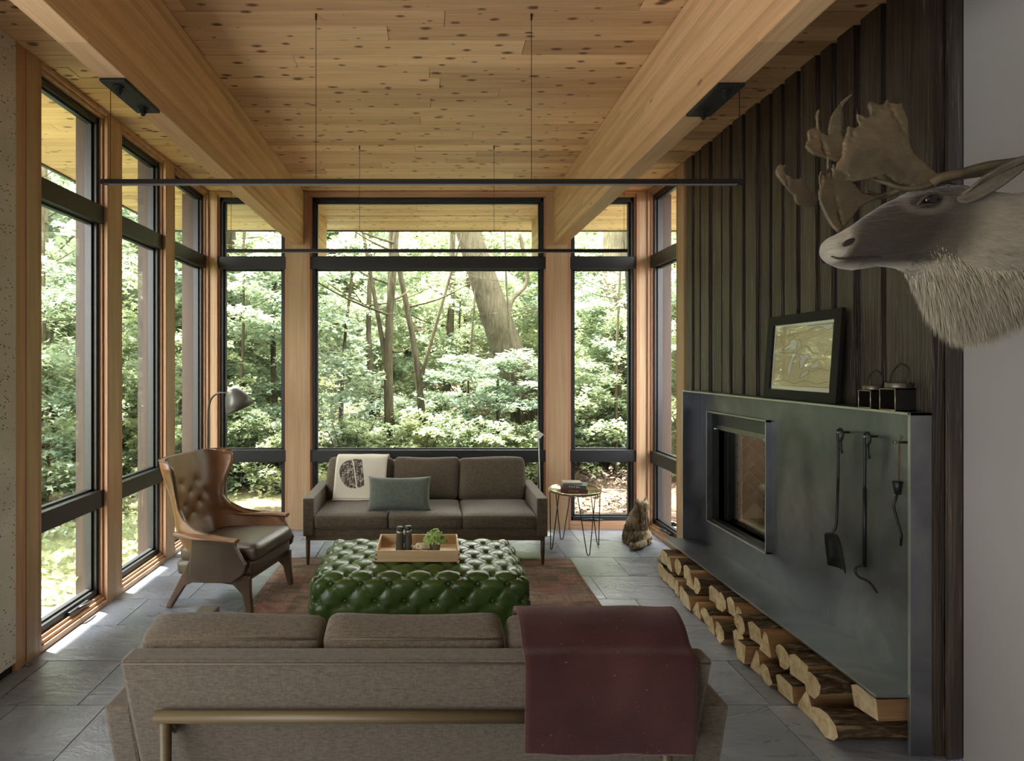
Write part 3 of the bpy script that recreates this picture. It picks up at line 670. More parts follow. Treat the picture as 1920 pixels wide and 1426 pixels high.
# ---------------------------------------------------------------- rug
def rugmat():
    t = NT('worn_rug'); co = t.coord()
    n = t.noise(t.map(co, (2.2, 12, 1)), 1, 5, 1.5); n2 = t.noise(co, 60, 3); n3 = t.noise(co, 4, 3, 2)
    col = t.ramp(n, [(.3, srgb(88, 78, 66)), (.45, srgb(126, 104, 94)), (.6, srgb(144, 120, 108)), (.75, srgb(166, 148, 122))])
    v = t.n('ShaderNodeTexVoronoi', distance='CHEBYCHEV', i_Scale=1.0, i_Randomness=.5); t.l(t.map(co, (4.6, 5.2, 1)), v.inputs['Vector'])
    sp = t.n('ShaderNodeMath', operation='PINGPONG', i_1=.07); t.l(v.outputs['Distance'], sp.inputs[0])
    pat = t.ramp(sp.outputs[0], [(.012, .0), (.026, .9), (.044, 0.0)])
    col = t.mix(pat, col, srgb(72, 72, 58)); 
    sx = t.n('ShaderNodeSeparateXYZ'); t.l(v.outputs['Color'], sx.inputs[0])
    col = t.mix(t.ramp(sx.outputs[0], [(.6, 0.0), (.7, .35)]), col, srgb(78, 80, 66))
    col = t.mix(t.ramp(sx.outputs[1], [(.7, 0.0), (.8, .4)]), col, srgb(142, 92, 86))
    col = t.mix(t.ramp(n3, [(.5, 0.0), (.8, .6)]), col, srgb(160, 134, 108))
    col = t.mix(.5, col, t.ramp(n2, [(.3, .6), (.7, 1.15)]), 'MULTIPLY')
    t.set(col, 1.0, 0.0, .1); t.bump(n2, .6, .006); return t.m
rg = thing('rug', 'worn red and olive patterned rug under the green ottoman', 'rug', (-.055, 3.7, 0))
rws = []
for i in range(41):
    yv = 2.45+(5.0-2.45)*i/40; r_ = []
    for j in range(31):
        xv = -1.25+2.42*j/30 - (.035*(5-yv)/2.5 if j == 30 else 0) + .003*math.sin(yv*7+j)*(j in (0, 30))
        r_.append((xv+.055, yv-3.7+(.012*math.sin(xv*5) if i == 40 else 0), .007+.0018*math.sin(xv*9+yv*7)))
    rws.append(r_)
pile = MB().grid(rws).build('pile', rugmat(), rg); md = pile.modifiers.new('t', 'SOLIDIFY'); md.thickness = .006; md.offset = -1
b = MB()
for s in (0, 1):
    for i in range(300):
        yv = 2.46+i*.00847; xv = (1.168-.035*(5-yv)/2.5 if s else -1.25)+.055; d = (1 if s else -1)*R.uniform(.008, .028)
        b.add([(xv, yv-3.7, .006), (xv, yv-3.7+.006, .006), (xv+d, yv-3.7+R.uniform(-.006, .01), .003)], [(0, 1, 2)])
b.build('fringe', plain('rug_selvedge', srgb(128, 118, 62), .95, var=.3, sc=30), rg, kind='stuff')
# ---------------------------------------------------------------- green tufted ottoman
ot = thing('tufted_ottoman', 'large deep-buttoned green leather ottoman in the middle of the rug', 'ottoman', (-.073, 3.72, 0))
HX, HY, ZT, ZB = .625, .385, .45, .065
btn = []
def tuft(s_, t_, a=.168, bb_=.19):
    p, q = s_/a+t_/bb_, s_/a-t_/bb_
    fp_, fq = p-math.floor(p), q-math.floor(q)
    m_ = abs(math.sin(PI*fp_)*math.sin(PI*fq))**.62
    dx = min(fp_, 1-fp_); dq = min(fq, 1-fq); d = math.hypot(dx, dq)
    rad = .0
    if d < .45: an_ = math.atan2(dq, dx+1e-6); rad = .0022*math.sin(an_*18)*math.exp(-((d-.2)/.12)**2)
    return m_, d, rad
def otsurf(nx, ny, face):
    out = []
    for i in range(ny+1):
        r_ = []
        for j in range(nx+1):
            u_ = -1+2*j/nx; v_ = -1+2*i/ny
            if face == 'top': p = Vector((u_*HX, v_*HY, ZT)); 
            elif face in ('front', 'rear'): p = Vector((u_*HX, (-1 if face == 'front' else 1)*HY, ZB+(ZT-ZB)*(v_+1)/2))
            else: p = Vector(((1 if face == 'right' else -1)*HX, u_*HY, ZB+(ZT-ZB)*(v_+1)/2))
            r0 = .075
            core = Vector((max(-(HX-r0), min(HX-r0, p.x)), max(-(HY-r0), min(HY-r0, p.y)), min(ZT-r0, p.z)))
            # unrolled coordinate so the tufting runs over the edge
            d = p-core; d.normalize() if d.length > 1e-6 else None
            if face == 'top': s_, t_ = p.x, p.y+.0; 
            elif face in ('front', 'rear'): s_, t_ = p.x, (-(HY)-(ZT-p.z)) if face == 'front' else (HY+(ZT-p.z))
            else: s_, t_ = (HX+(ZT-p.z))*(1 if face == 'right' else -1), p.y
            t2 = t_+.051; s2 = s_
            m_, dd, rad = tuft(s2, t2)
            low = 1.0
            if face != 'top':
                k = (ZT-p.z)
                if k > .155:   # below the last buttons only upright pleats remain
                    low = max(0, 1-(k-.155)/.03); al = p.x if face in ('front', 'rear') else p.y
                    f_ = (al/.168+ (0.5 if False else 0.0)); f_ = f_-math.floor(f_); pl = abs(math.sin(PI*f_))**.35
                    m_ = m_*low+pl*(1-low)*1.0; dd = dd*low+1*(1-low)
            h = .018*(m_-.7)-.022*math.exp(-(dd/.13)**2)*low+rad*low
            if face != 'top': h += .022*math.sin(PI*min(1, max(0, (p.z-ZB)/(ZT-ZB))))
            else: h += .012*(1-u_**2)*(1-v_**2)
            # the fullness has to agree along the shared edges
            e = 1.0
            r_.append(core+d*(r0+h))
        out.append(r_)
    return out
b = MB()
for f_, nx, ny in (('top', 150, 96), ('front', 150, 56), ('rear', 100, 30), ('left', 70, 44), ('right', 96, 56)):
    g = otsurf(nx, ny, f_)
    if f_ in ('rear', 'right') and False: g = [r_[::-1] for r_ in g]
    if f_ in ('rear', 'left'): g = [r_[::-1] for r_ in g]
    b.grid(g)
oc = b.build('upholstery', GLEATH, ot)
b = MB()
for i in range(-12, 13):
    for j in range(-12, 13):
        s_, t_ = .168*(i+j)/2, .19*(i-j)/2-.051
        if abs(s_) < HX-.03 and abs(t_) < HY-.03: b.lathe([(.011, 0), (.009, .004), (0, .006)], (s_, t_, ZT-.026), 10)
        k = -(t_+HY)
        if abs(s_) < HX-.05 and -.02 < k < .16:
            M = Matrix.Rotation(PI/2 if k > .04 else PI/4, 4, 'X')
            c = (s_, -HY+.004, ZT-k) if k > .04 else (s_, -HY+.03, ZT-.025)
            b.lathe([(.011, 0), (.009, .004), (0, .006)], c, 10, M=M)
b.build('buttons', GLEATH, ot, kind='stuff')
MB().box(-.55, .55, -.31, .31, .02, .07).build('plinth', plain('dark_plinth', srgb(30, 28, 24), .7), ot)
for sx in (-1, 1):
    for sy in (-1, 1): MB().tube([(sx*.52, sy*.28, .035), (sx*.52, sy*.28, .009)], [.03, .022], 12).build('leg', WALNUT, ot)
# tray
TM = wood('pale_tray_wood', srgb(196, 170, 130), srgb(214, 190, 152), 'x', coord='Object', tint=.02, fine=1.2)
tr = thing('serving_tray', 'pale wooden tray on top of the green ottoman', 'tray', (-.087, 3.715, .462))
MB().box(-.25, .25, -.168, .168, 0, .007).build('bottom', TM, tr)
for nm, q in (('side', (-.254, .254, -.175, -.165)), ('side', (-.254, .254, .165, .175)), ('side', (-.254, -.244, -.165, .165)), ('side', (.244, .254, -.165, .165))):
    MB().box(*q, 0, .068, c=.0015).build(nm, TM, tr)
JP = plain('dark_joint', srgb(84, 62, 40), .7)
for sx in (-1, 1):
    for z_ in (.012, .040): MB().box(sx*.2445, sx*.2545, -.1755, -.165, z_, z_+.009).build('joint_pin', JP, tr)
RUB = plain('binocular_rubber', srgb(66, 68, 62), .6, var=.1); CHR = plain('binocular_metal', srgb(170, 168, 156), .3, .85)
bi = thing('binoculars', 'dark upright binoculars standing in the wooden tray', 'binoculars', (-.178, 3.735, .469), .35)
for s in (-1, 1):
    o = MB().lathe([(.025, 0), (.027, .004), (.027, .016), (.024, .02), (.0245, .06), (.022, .10), (.0205, .115)], (s*.028, 0, 0), 20).build('barrel', RUB, bi)
    MB().lathe([(.0205, .115), (.0215, .118), (.0215, .128), (.018, .130)], (s*.028, 0, 0), 20).build('focus_ring', CHR, o)
    MB().lathe([(.018, .130), (.0215, .134), (.0215, .152), (.019, .156), (.0, .156)], (s*.028, 0, 0), 20).build('eyecup', plain('eyecup_rubber', srgb(52, 60, 62), .4), o)
MB().rbox((0, 0, .085), (.02, .012, .035), .008, 4).build('bridge', RUB, bi)
MB().lathe([(.011, .108), (.012, .112), (.012, .13), (.010, .133), (0, .134)], (0, -.012, 0), 16).build('focus_wheel', CHR, bi)
bo = thing('snack_bowl', 'small round bowl of pale nuts in the wooden tray', 'bowl', (-.062, 3.705, .474))
MB().lathe([(.035, -.005), (.055, .006), (.070, .028), (.073, .034), (.070, .034), (.064, .024), (.05, .012), (0, .010)], (0, 0, 0), 32).build('shell', plain('brown_bowl', srgb(134, 106, 84), .5), bo)
nb = MB()
for i in range(130):
    a = R.uniform(0, 2*PI); r_ = math.sqrt(R.random())*.058; M = Matrix.Rotation(R.uniform(0, PI), 4, 'Z') @ Matrix.Rotation(R.uniform(0, 1.2), 4, 'X') @ Matrix.Diagonal((.0045, .0045, .0075, 1))
    bm = bmesh.new(); bmesh.ops.create_icosphere(bm, subdivisions=1, radius=1)
    nb.bm(bm, 0, True, Matrix.Translation((r_*math.cos(a), r_*math.sin(a), .028+.012*(1-(r_/.06)**2)+R.uniform(0, .006))) @ M)
nb.build('nuts', plain('pale_nuts', srgb(226, 212, 184), .6, var=.2, sc=90), bo, kind='stuff')
pp = thing('potted_plant', 'small leafy green plant in a stone pot in the wooden tray', 'plant', (.018, 3.705, .469))
pt = MB().lathe([(.028, 0), (.030, .002), (.038, .075), (.040, .082), (.036, .082), (.032, .07), (0, .07)], (0, 0, 0), 20).build('pot', plain('stone_pot', srgb(120, 112, 98), .8, var=.25, sc=30, bump=.3), pp)
MB().lathe([(.034, .072), (0, .076)], (0, 0, 0), 16).build('soil', plain('soil', srgb(60, 46, 34), .95), pt)
b = MB(); st = MB()
for i in range(380):
    a = R.uniform(0, 2*PI); el = math.acos(R.uniform(-.1, 1)); rr = R.uniform(.45, 1.12)
    p = Vector((math.cos(a)*math.sin(el)*.070*rr, math.sin(a)*math.sin(el)*.070*rr, .092+math.cos(el)*.052*rr-.02*rr*math.sin(el)))
    n_ = (p-Vector((0, 0, .06))).normalized()+Vector((R.uniform(-.5, .5), R.uniform(-.5, .5), R.uniform(0, .5))); q = n_.to_track_quat('Z', 'Y')
    s_ = R.uniform(.006, .012); b.add([p+q @ Vector((s_*math.cos(t), s_*math.sin(t), .2*s_*(k % 2))) for k, t in enumerate(np.linspace(0, 2*PI, 7)[:-1])], [(0, 1, 2, 3, 4, 5)])
    if i % 14 == 0: st.tube([(0, 0, .05), tuple(p*.5+Vector((0, 0, .04))), tuple(p)], .0012, 4)
b.build('leaves', plain('herb_leaf', srgb(150, 182, 104), .6, var=.3, sc=60), pp, kind='stuff'); st.build('stems', plain('herb_stem', srgb(90, 110, 60), .7), pp)
# ---------------------------------------------------------------- wing chair
ch = thing('wing_armchair', 'brown leather wing armchair with buttoned back beside the windows', 'armchair', (-1.415, 4.19, 0), math.radians(-13.5))
shell_rows = [  # z, back x, half width, forward reach
 (.215, -.17, .200, .30), (.27, -.225, .262, .42), (.36, -.285, .305, .53), (.44, -.32, .328, .56), (.495, -.345, .338, .535), (.520, -.355, .326, .42), (.545, -.362, .306, .27),
 (.60, -.375, .278, .17), (.66, -.385, .268, .135), (.74, -.40, .285, .145), (.82, -.415, .325, .175), (.90, -.43, .362, .205), (.955, -.44, .372, .21), (.985, -.445, .362, .195), (1.0, -.448, .34, .165)]
zs = [r_[0] for r_ in shell_rows]
def shellpt(t_, z_, off=0.0):
    xb = smooth1(zs, [r_[1] for r_ in shell_rows], z_); w_ = smooth1(zs, [r_[2] for r_ in shell_rows], z_); f_ = smooth1(zs, [r_[3] for r_ in shell_rows], z_)
    a = abs(t_); e = float(np.interp(z_, [.5, .6], [3.0, 2.1]))
    # rounded back, then sides running forward
    y_ = w_*math.copysign(math.sin(a*PI/2)**.85, t_); x_ = xb+f_*(a**e)
    return Vector((x_, y_, z_))
def dimple(p):
    d = 0
    for (by, bz) in BTN:
        r2 = ((p.y-by)/.030)**2+((p.z-bz)/.030)**2
        if r2 < 9: d += math.exp(-r2)
    return d
BTN = [(-.09, .79), (.09, .79), (0, .72), (-.17, .70), (.17, .70), (-.09, .64), (.09, .64), (0, .57)]
zl = np.concatenate([np.linspace(.215, .56, 22), np.linspace(.57, .97, 36), np.linspace(.975, 1.0, 5)])
g = []; NT_ = 48
for z_ in zl:
    r_ = []
    for j in range(NT_+1):
        t_ = -1+2*j/NT_; p = shellpt(t_, z_)
        tz = max(0, (z_-.93)/.07); p.z += .0*tz
        p.z -= .035*abs(t_)**2*tz*0; g_ = dimple(p) if abs(t_) < .75 else 0
        p.x -= .014*g_
        p.x += (.014 if z_ > .5 else 0)*(1-abs(t_)**2)*math.sin(PI*min(1, (z_-.5)/.5))
        r_.append(p)
    g.append(r_)
o = MB().grid([r_[::-1] for r_ in g]).build('back_shell', BLEATH, ch); md = o.modifiers.new('t', 'SOLIDIFY'); md.thickness = .034; md.offset = -1
md = o.modifiers.new('s', 'SUBSURF'); md.levels = 1; md.render_levels = 1
for (by, bz) in BTN:
    t0 = min(np.linspace(-.9, .9, 181), key=lambda t: abs(shellpt(t, bz).y-by)); p = shellpt(t0, bz)
    MB().lathe([(.011, 0), (.008, .004), (0, .006)], (p.x-.004, p.y, p.z), 10, M=Matrix.Rotation(PI/2, 4, 'Y')).build('button', BLEATH2, ch)
edge = [shellpt(-1, z_) for z_ in np.linspace(.50, .985, 20)]+[shellpt(t_, 1.0) for t_ in np.linspace(-1, 1, 30)]+[shellpt(1, z_) for z_ in np.linspace(.985, .50, 20)]
MB().tube([p+Vector((-.004, 0, .0)) for p in edge], .0045, 6).build('piping', BLEATH2, ch)
b = MB(); n = 22; outer = []
for s in (-1, 1):   # bucket sides: arm panels closing down to the seat frame
    pts = [(.22, .50), (.225, .47), (.30, .36), (.285, .30), (.20, .235), (.0, .215), (-.12, .235), (-.10, .50)]
    MB().prism(pts, s*.318, s*.345, 'y', c=.008).build('arm_panel', BLEATH2, ch)
for s in (-1, 1):
    rws = []
    for i, t_ in enumerate(np.linspace(0, 1, 14)):
        x_ = -.26+t_*.50; wd = .022+.036*math.sin(PI*min(1, t_*1.15))**1.5+.012*t_; zc_ = .508+.006*math.sin(PI*t_)
        c = s*(.300+.045*math.sin(PI*.5*t_))
        rws.append([Vector((x_, c+wd*math.cos(a), zc_+.014*math.sin(a))) for a in np.linspace(0, 2*PI, 13)[:-1]])
    mb = MB().grid(rws, closed=True)
    for rr, rv in ((rws[0], 1), (rws[-1], 0)): mb.add(rr[::-1] if rv else rr, [tuple(range(12))])
    mb.build('armrest', BLEATH, ch)
MB().rbox((.035, .0, .385), (.295, .265, .058), .042, 12, (.006, .0, .018), M=Matrix.Rotation(math.radians(-4), 4, 'Y')).build('seat_cushion', BLEATH2, ch)
MB().rbox((.02, .0, .295), (.285, .285, .055), .035, 8, (.0, .0, .0), M=Matrix.Rotation(math.radians(-4), 4, 'Y')).build('seat_frame', BLEATH2, ch)
side = [(-.335, .0), (-.295, .0), (-.19, .155), (-.13, .185), (.10, .20), (.18, .195), (.245, .14), (.285, .0), (.315, .0), (.30, .16), (.30, .26), (.20, .275), (.08, .25), (-.06, .235), (-.10, .25), (-.105, .30), (-.06, .385), (-.10, .40), (-.145, .345)]
for s in (-1, 1):
    MB().prism([(x_, z_+.007) for x_, z_ in side], s*.262, s*.298, 'y', c=.006).build('side_frame', WALNUT, ch)
MB().box(.22, .26, -.27, .27, .215, .25).build('crossbar', WALNUT, ch)
MB().box(-.10, -.06, -.27, .27, .22, .25).build('crossbar', WALNUT, ch)
# ---------------------------------------------------------------- hairpin side table, books
st_ = thing('side_table', 'round brass tray table on black hairpin legs beside the far sofa', 'table', (1.29, 5.30, 0))
BR = plain('brass_tray', srgb(176, 170, 134), .25, .85, var=.06, sc=3)
MB().lathe([(.0, .508), (.222, .508), (.232, .512), (.236, .532), (.232, .534), (.226, .516), (.0, .514)], (0, 0, 0), 48).build('tabletop', BR, st_)
for (dx, dy) in ((-.228, -.066), (.063, -.231), (.229, .062), (-.068, .230)):
    d = Vector((dx, dy, 0)); u_ = d.normalized(); tn = Vector((-u_.y, u_.x, 0))
    pA, pB = u_*.205+tn*.085, u_*.205-tn*.085
    pts = [pA+Vector((0, 0, .508)), d*.98+tn*.016+Vector((0, 0, .03)), d+tn*.010+Vector((0, 0, .012)), d+Vector((0, 0, .0055)), d-tn*.010+Vector((0, 0, .012)), d*.98-tn*.016+Vector((0, 0, .03)), pB+Vector((0, 0, .508))]
    MB().tube(pts, .0045, 7).build('hairpin_leg', IRON, st_)
PAPER = plain('book_pages', srgb(200, 188, 160), .9, var=.08, sc=200)
def book(loc, rz, w_, d_, h_, col, lab, band=None):
    t = thing('book', lab, 'book', loc, rz, 'books on the brass table')
    c = plain('cover_%s' % lab.split()[0], col, .6, var=.15, sc=30)
    MB().box(-w_/2, w_/2, -d_/2, d_/2, 0, .003).box(-w_/2, w_/2, -d_/2, d_/2, h_-.003, h_).box(-w_/2, w_/2, -d_/2-.003, -d_/2, 0, h_).build('cover', c, t)
    MB().box(-w_/2+.004, w_/2-.004, -d_/2, d_/2-.004, .003, h_-.003).build('pages', PAPER, t)
    if band:
        b = MB()
        for k in range(5): b.box(-.05+k*.02, -.04+k*.02+.004*(k % 2), -d_/2-.0036, -d_/2-.0028, h_*.35, h_*.65)
        b.build('spine_lettering', plain('spine_print', band, .6), t)
    return t
book((1.275, 5.27, .516), -.22, .235, .165, .036, srgb(96, 44, 44), 'thick maroon book at the bottom of the pile on the brass table', srgb(150, 120, 80))
book((1.29, 5.28, .5525), -.30, .20, .15, .032, srgb(66, 84, 78), 'dark green book on top of the maroon book on the table', srgb(190, 190, 170))
book((1.262, 5.30, .585), -.05, .165, .12, .014, srgb(150, 140, 128), 'thin worn grey book on the very top of the book pile')
# ---------------------------------------------------------------- floor lamps
LG = plain('lamp_grey_metal', srgb(92, 92, 88), .38, .3)
fl_ = thing('floor_lamp', 'grey arched floor lamp with a domed shade behind the leather armchair', 'lamp', (-2.03, 5.32, 0))
MB().lathe([(.13, 0), (.13, .012), (.02, .018), (.011, .03)], (0, 0, 0), 32).build('base', LG, fl_)
MB().tube(catmull([(0, 0, .02), (0, 0, .6), (0, 0, 1.15), (.012, 0, 1.30), (.055, 0, 1.375), (.12, 0, 1.40), (.17, 0, 1.395)], 8), .0085, 10).build('pole', LG, fl_)
M = Matrix.Rotation(math.radians(-24), 4, 'Y')
MB().lathe([(.0, .095), (.022, .094), (.055, .082), (.085, .045), (.112, -.02), (.135, -.10), (.131, -.10), (.108, -.02), (.082, .040), (.052, .076), (.0, .088)], (.255, 0, 1.345), 36, M=M).build('lamp_shade', LG, fl_)
WL = plain('white_lamp_metal', srgb(206, 208, 200), .4, .1)
rl = thing('reading_lamp', 'thin pale reading lamp with small tilted head behind the far sofa', 'lamp', (1.075, 5.73, 0))
MB().lathe([(.10, 0), (.10, .008), (.012, .012)], (0, 0, 0), 32).build('base', WL, rl)
MB().tube([(-.01, 0, .01), (-.035, 0, .97)], .005, 8).build('pole', WL, rl)
MB().prism([(-.04, -.022), (.03, -.032), (.04, .020), (-.012, .03)], -.02, .02, 'y', c=.003).build('lamp_head', WL, rl, loc=(-.035, 0, .975)).rotation_euler = (0, .5, 0)
MB().tube([(.0, 0, .985), (.03, 0, .95)], .003, 6).build('switch', WL, rl)
# ---------------------------------------------------------------- linear pendant lights
BAR = plain('bronze_bar', srgb(30, 26, 23), .5, .3); DIF = plain('light_diffuser', srgb(120, 118, 120), .4, var=.02)
def bar(y, lab):
    t = thing('pendant_light', lab, 'light', (-.045, y, 2.548), 0)
    MB().box(-1.6, 1.6, -.014, .014, 0, .024, c=.002).build('housing', BAR, t)
    MB().box(-1.56, 1.56, -.010, .010, -.003, 0).build('diffuser', DIF, t)
    for x_ in (-.532, .54, -1.555, 1.575): MB().tube([(x_, 0, .024), (x_, 0, ZC-2.548)], .0016, 6).build('suspension_wire', BAR, t)
    for x_ in (-.532, .54, -1.555, 1.575): MB().tube([(x_, 0, ZC-2.548-.03), (x_, 0, ZC-2.548)], .005, 8).build('ceiling_fixing', BAR, t)
    return t
bar(2.92, 'long thin dark linear pendant light nearest the camera'); bar(4.673, 'long thin dark linear pendant light nearer the end windows')
# ---------------------------------------------------------------- framed map and lanterns on the mantel
fm = thing('framed_map', 'black framed map of the lakes leaning on the dark boards above the fireplace', 'picture', (2.098, 3.352, 1.4475))
fm.rotation_euler = (0, 0, 0)
tl = math.atan2(.035, .5)
Mf = Matrix.Rotation(tl, 4, 'Y')
W_, H_ = .66, .50
def FM(s_, t_, d=0): return Mf @ Vector((-.0+d*-1, (.5-s_)*W_, t_*H_))   # s: left to right seen from the room, t up
def slab(mb, s0, s1, t0, t1, d0, d1, mi=0):
    vs = [FM(s_, t_, d) for d in (d0, d1) for (s_, t_) in ((s0, t0), (s1, t0), (s1, t1), (s0, t1))]
    return mb.add(vs, [(0, 1, 2, 3), (7, 6, 5, 4), (0, 4, 5, 1), (1, 5, 6, 2), (2, 6, 7, 3), (3, 7, 4, 0)], mi)
FR = plain('black_picture_frame', srgb(22, 21, 21), .6, Specular_IOR_Level=.25)
b = MB(); fw, fh = .055/W_, .055/H_
slab(b, 0, 1, 0, fh, 0, .02); slab(b, 0, 1, 1-fh, 1, 0, .02); slab(b, 0, fw, fh, 1-fh, 0, .02); slab(b, 1-fw, 1, fh, 1-fh, 0, .02)
b.build('frame', FR, fm)
PAP = plain('map_border_paper', srgb(214, 212, 200), .6, var=.03)
slab(MB(), fw*.9, 1-fw*.9, fh*.9, 1-fh*.9, .001, .006).build('paper', PAP, fm)
MAPL = plain('map_land', srgb(190, 180, 140), .7, var=.08, sc=6); MLAKE = plain('map_water', srgb(200, 202, 192), .7, var=.04); MINK = plain('map_ink', srgb(110, 104, 84), .7)
def ms(s_, t_): return (fw+.03+s_*(1-2*fw-.06), 1-(fh+.035+t_*(1-2*fh-.085)))
a0, a1 = ms(0, 1), ms(1, 0)
mapo = slab(MB(), a0[0], a1[0], a0[1], a1[1], .006, .0066).build('map_sheet', MAPL, fm)
def mpoly(pts, m, nm, d=.0069):
    vs = [FM(*ms(*p), d) for p in pts]; bm = bmesh.new(); f = bm.faces.new([bm.verts.new(v) for v in vs]); bmesh.ops.triangulate(bm, faces=[f]); MB().bm(bm).build(nm, m, mapo)
def mline(pts, m=MINK, wd=.0011, mb=None):
    P_ = [FM(*ms(*p), .0073) for p in pts]; mb.tube(P_, wd, 4, smooth=False)
lakes = [[(.14, .40), (.2, .33), (.27, .29), (.30, .22), (.38, .21), (.42, .29), (.41, .38), (.33, .41), (.30, .35), (.23, .38)],
 [(.27, .83), (.26, .66), (.31, .54), (.36, .46), (.42, .46), (.37, .55), (.35, .63), (.34, .74), (.31, .82)],
 [(.44, .46), (.53, .49), (.62, .47), (.66, .56), (.61, .54), (.56, .63), (.54, .71), (.5, .71), (.48, .6), (.5, .54)],
 [(.50, .86), (.53, .78), (.6, .74), (.67, .72), (.63, .80), (.55, .85)], [(.66, .69), (.68, .64), (.75, .62), (.84, .65), (.75, .70)], [(.58, .01), (.62, .06), (.72, .03), (.83, .05), (.90, .10), (.99, .09), (.99, .01)]]
for k_ in lakes: mpoly(k_, MLAKE, 'lake')
b = MB()
for k_ in lakes: mline(k_+[k_[0]], mb=b)
for k_ in ([(.02, .45), (.12, .42), (.2, .45), (.3, .44), (.42, .44), (.5, .35), (.6, .34), (.68, .45), (.8, .47), (.86, .52), (.97, .40)], [(.20, .0), (.28, .07), (.24, .16), (.33, .14), (.38, .2), (.47, .24), (.5, .33)], [(.7, .62), (.8, .56), (.92, .55)], [(.02, .95), (.2, .9), (.4, .96), (.6, .9), (.8, .95), (.97, .9)], [(.7, .75), (.85, .70), (.97, .74)], [(.05, .1), (.1, .2), (.15, .3)], [(.0, .0), (1, .0), (1, 1), (0, 1), (0, 0)]): mline(k_, mb=b)
b.build('coastlines', MINK, mapo)
slab(MB(), fw*.95, 1-fw*.95, fh*.95, 1-fh*.95, .0085, .0095).build('picture_glass', glass('picture_glass', .012, (.98, .98, .97, 1)), fm)
LB = plain('lantern_black', srgb(40, 38, 35), .35, .5, var=.2); LBR = plain('lantern_rim', srgb(164, 156, 130), .35, .7); LGL = plain('lantern_lens', srgb(178, 176, 160), .25, .3)
def lantern(y, s, lab):
    t = thing('lantern', lab, 'lantern', (2.069, y, 1.4475), 0, 'lanterns on the steel mantel')
    k = s
    b = MB(); b.box(-.045*k, .05*k, -.048*k, -.043*k, 0, .1*k).box(-.045*k, .05*k, .043*k, .048*k, 0, .1*k).box(-.045*k, .05*k, -.048*k, .048*k, 0, .005*k).box(-.045*k, .05*k, -.048*k, .048*k, .095*k, .1*k).box(.045*k, .05*k, -.048*k, .048*k, 0, .1*k)
    b.build('body', LB, t)
    sq = [(-.047*k, -.044*k, .004*k), (-.047*k, .044*k, .004*k), (-.047*k, .044*k, .096*k), (-.047*k, -.044*k, .096*k), (-.047*k, -.044*k, .004*k)]
    MB().tube(sq, .0028, 6).build('rim', LBR, t, label='bright metal rim')
    MB().box(-.040*k, .044*k, -.043*k, -.036*k, .008*k, .09*k).build('lens', LGL, t, label='pale glass lens')
    MB().lathe([(.047*k, .1*k), (.048*k, .104*k), (.048*k, .122*k), (.046*k, .125*k), (0, .126*k)], (0, 0, 0), 28).build('lid', plain('lantern_lid', srgb(96, 92, 80), .4, .5), t)
    pts = catmull([(0, .047*k, .112*k), (0, .040*k, .15*k), (.0, .020*k, .185*k), (0, -.012*k, .205*k), (0, -.048*k, .195*k), (0, -.062*k, .165*k), (0, -.056*k, .13*k), (0, -.047*k, .105*k)], 5)
    MB().tube(pts, .006*k, 8, flat=.45).build('strap_handle', LB, t)
    return t
lantern(2.752, .86, 'small dark lantern with strap handle next to the framed map'); lantern(2.605, 1.0, 'dark lantern with strap handle nearest the mantel end')
# ---------------------------------------------------------------- firewood under the shelf
def endgrain():
    t = NT('log_end'); co = t.jitter(t.coord(), 5); n = t.noise(co, 22, 4, .5)
    t.set(t.ramp(n, [(.3, srgb(176, 152, 116)), (.7, srgb(218, 200, 166))]), .85, 0.0, .15); t.bump(t.noise(co, 120, 3), .5, .004); return t.m
LEND = endgrain()
LSPLIT = wood('split_wood', srgb(120, 88, 60), srgb(184, 150, 108), 'x', coord='Object', tint=.35, fine=1.6, rough=.85, bump=.8)
def logbark():
    t = NT('log_bark'); co = t.jitter(t.coord(), 5); n = t.noise(t.map(co, (8, 40, 40)), 1, 5, 1.5)
    t.set(t.ramp(n, [(.3, srgb(44, 36, 28)), (.55, srgb(84, 70, 54)), (.75, srgb(140, 124, 100))]), .95, 0.0, .1); t.bump(n, 1.0, .012); return t.m
LBARK = logbark()
ORD = 'first second third fourth fifth sixth seventh eighth ninth tenth eleventh twelfth thirteenth fourteenth fifteenth sixteenth seventeenth eighteenth nineteenth twentieth twenty-first twenty-second twenty-third twenty-fourth'.split()
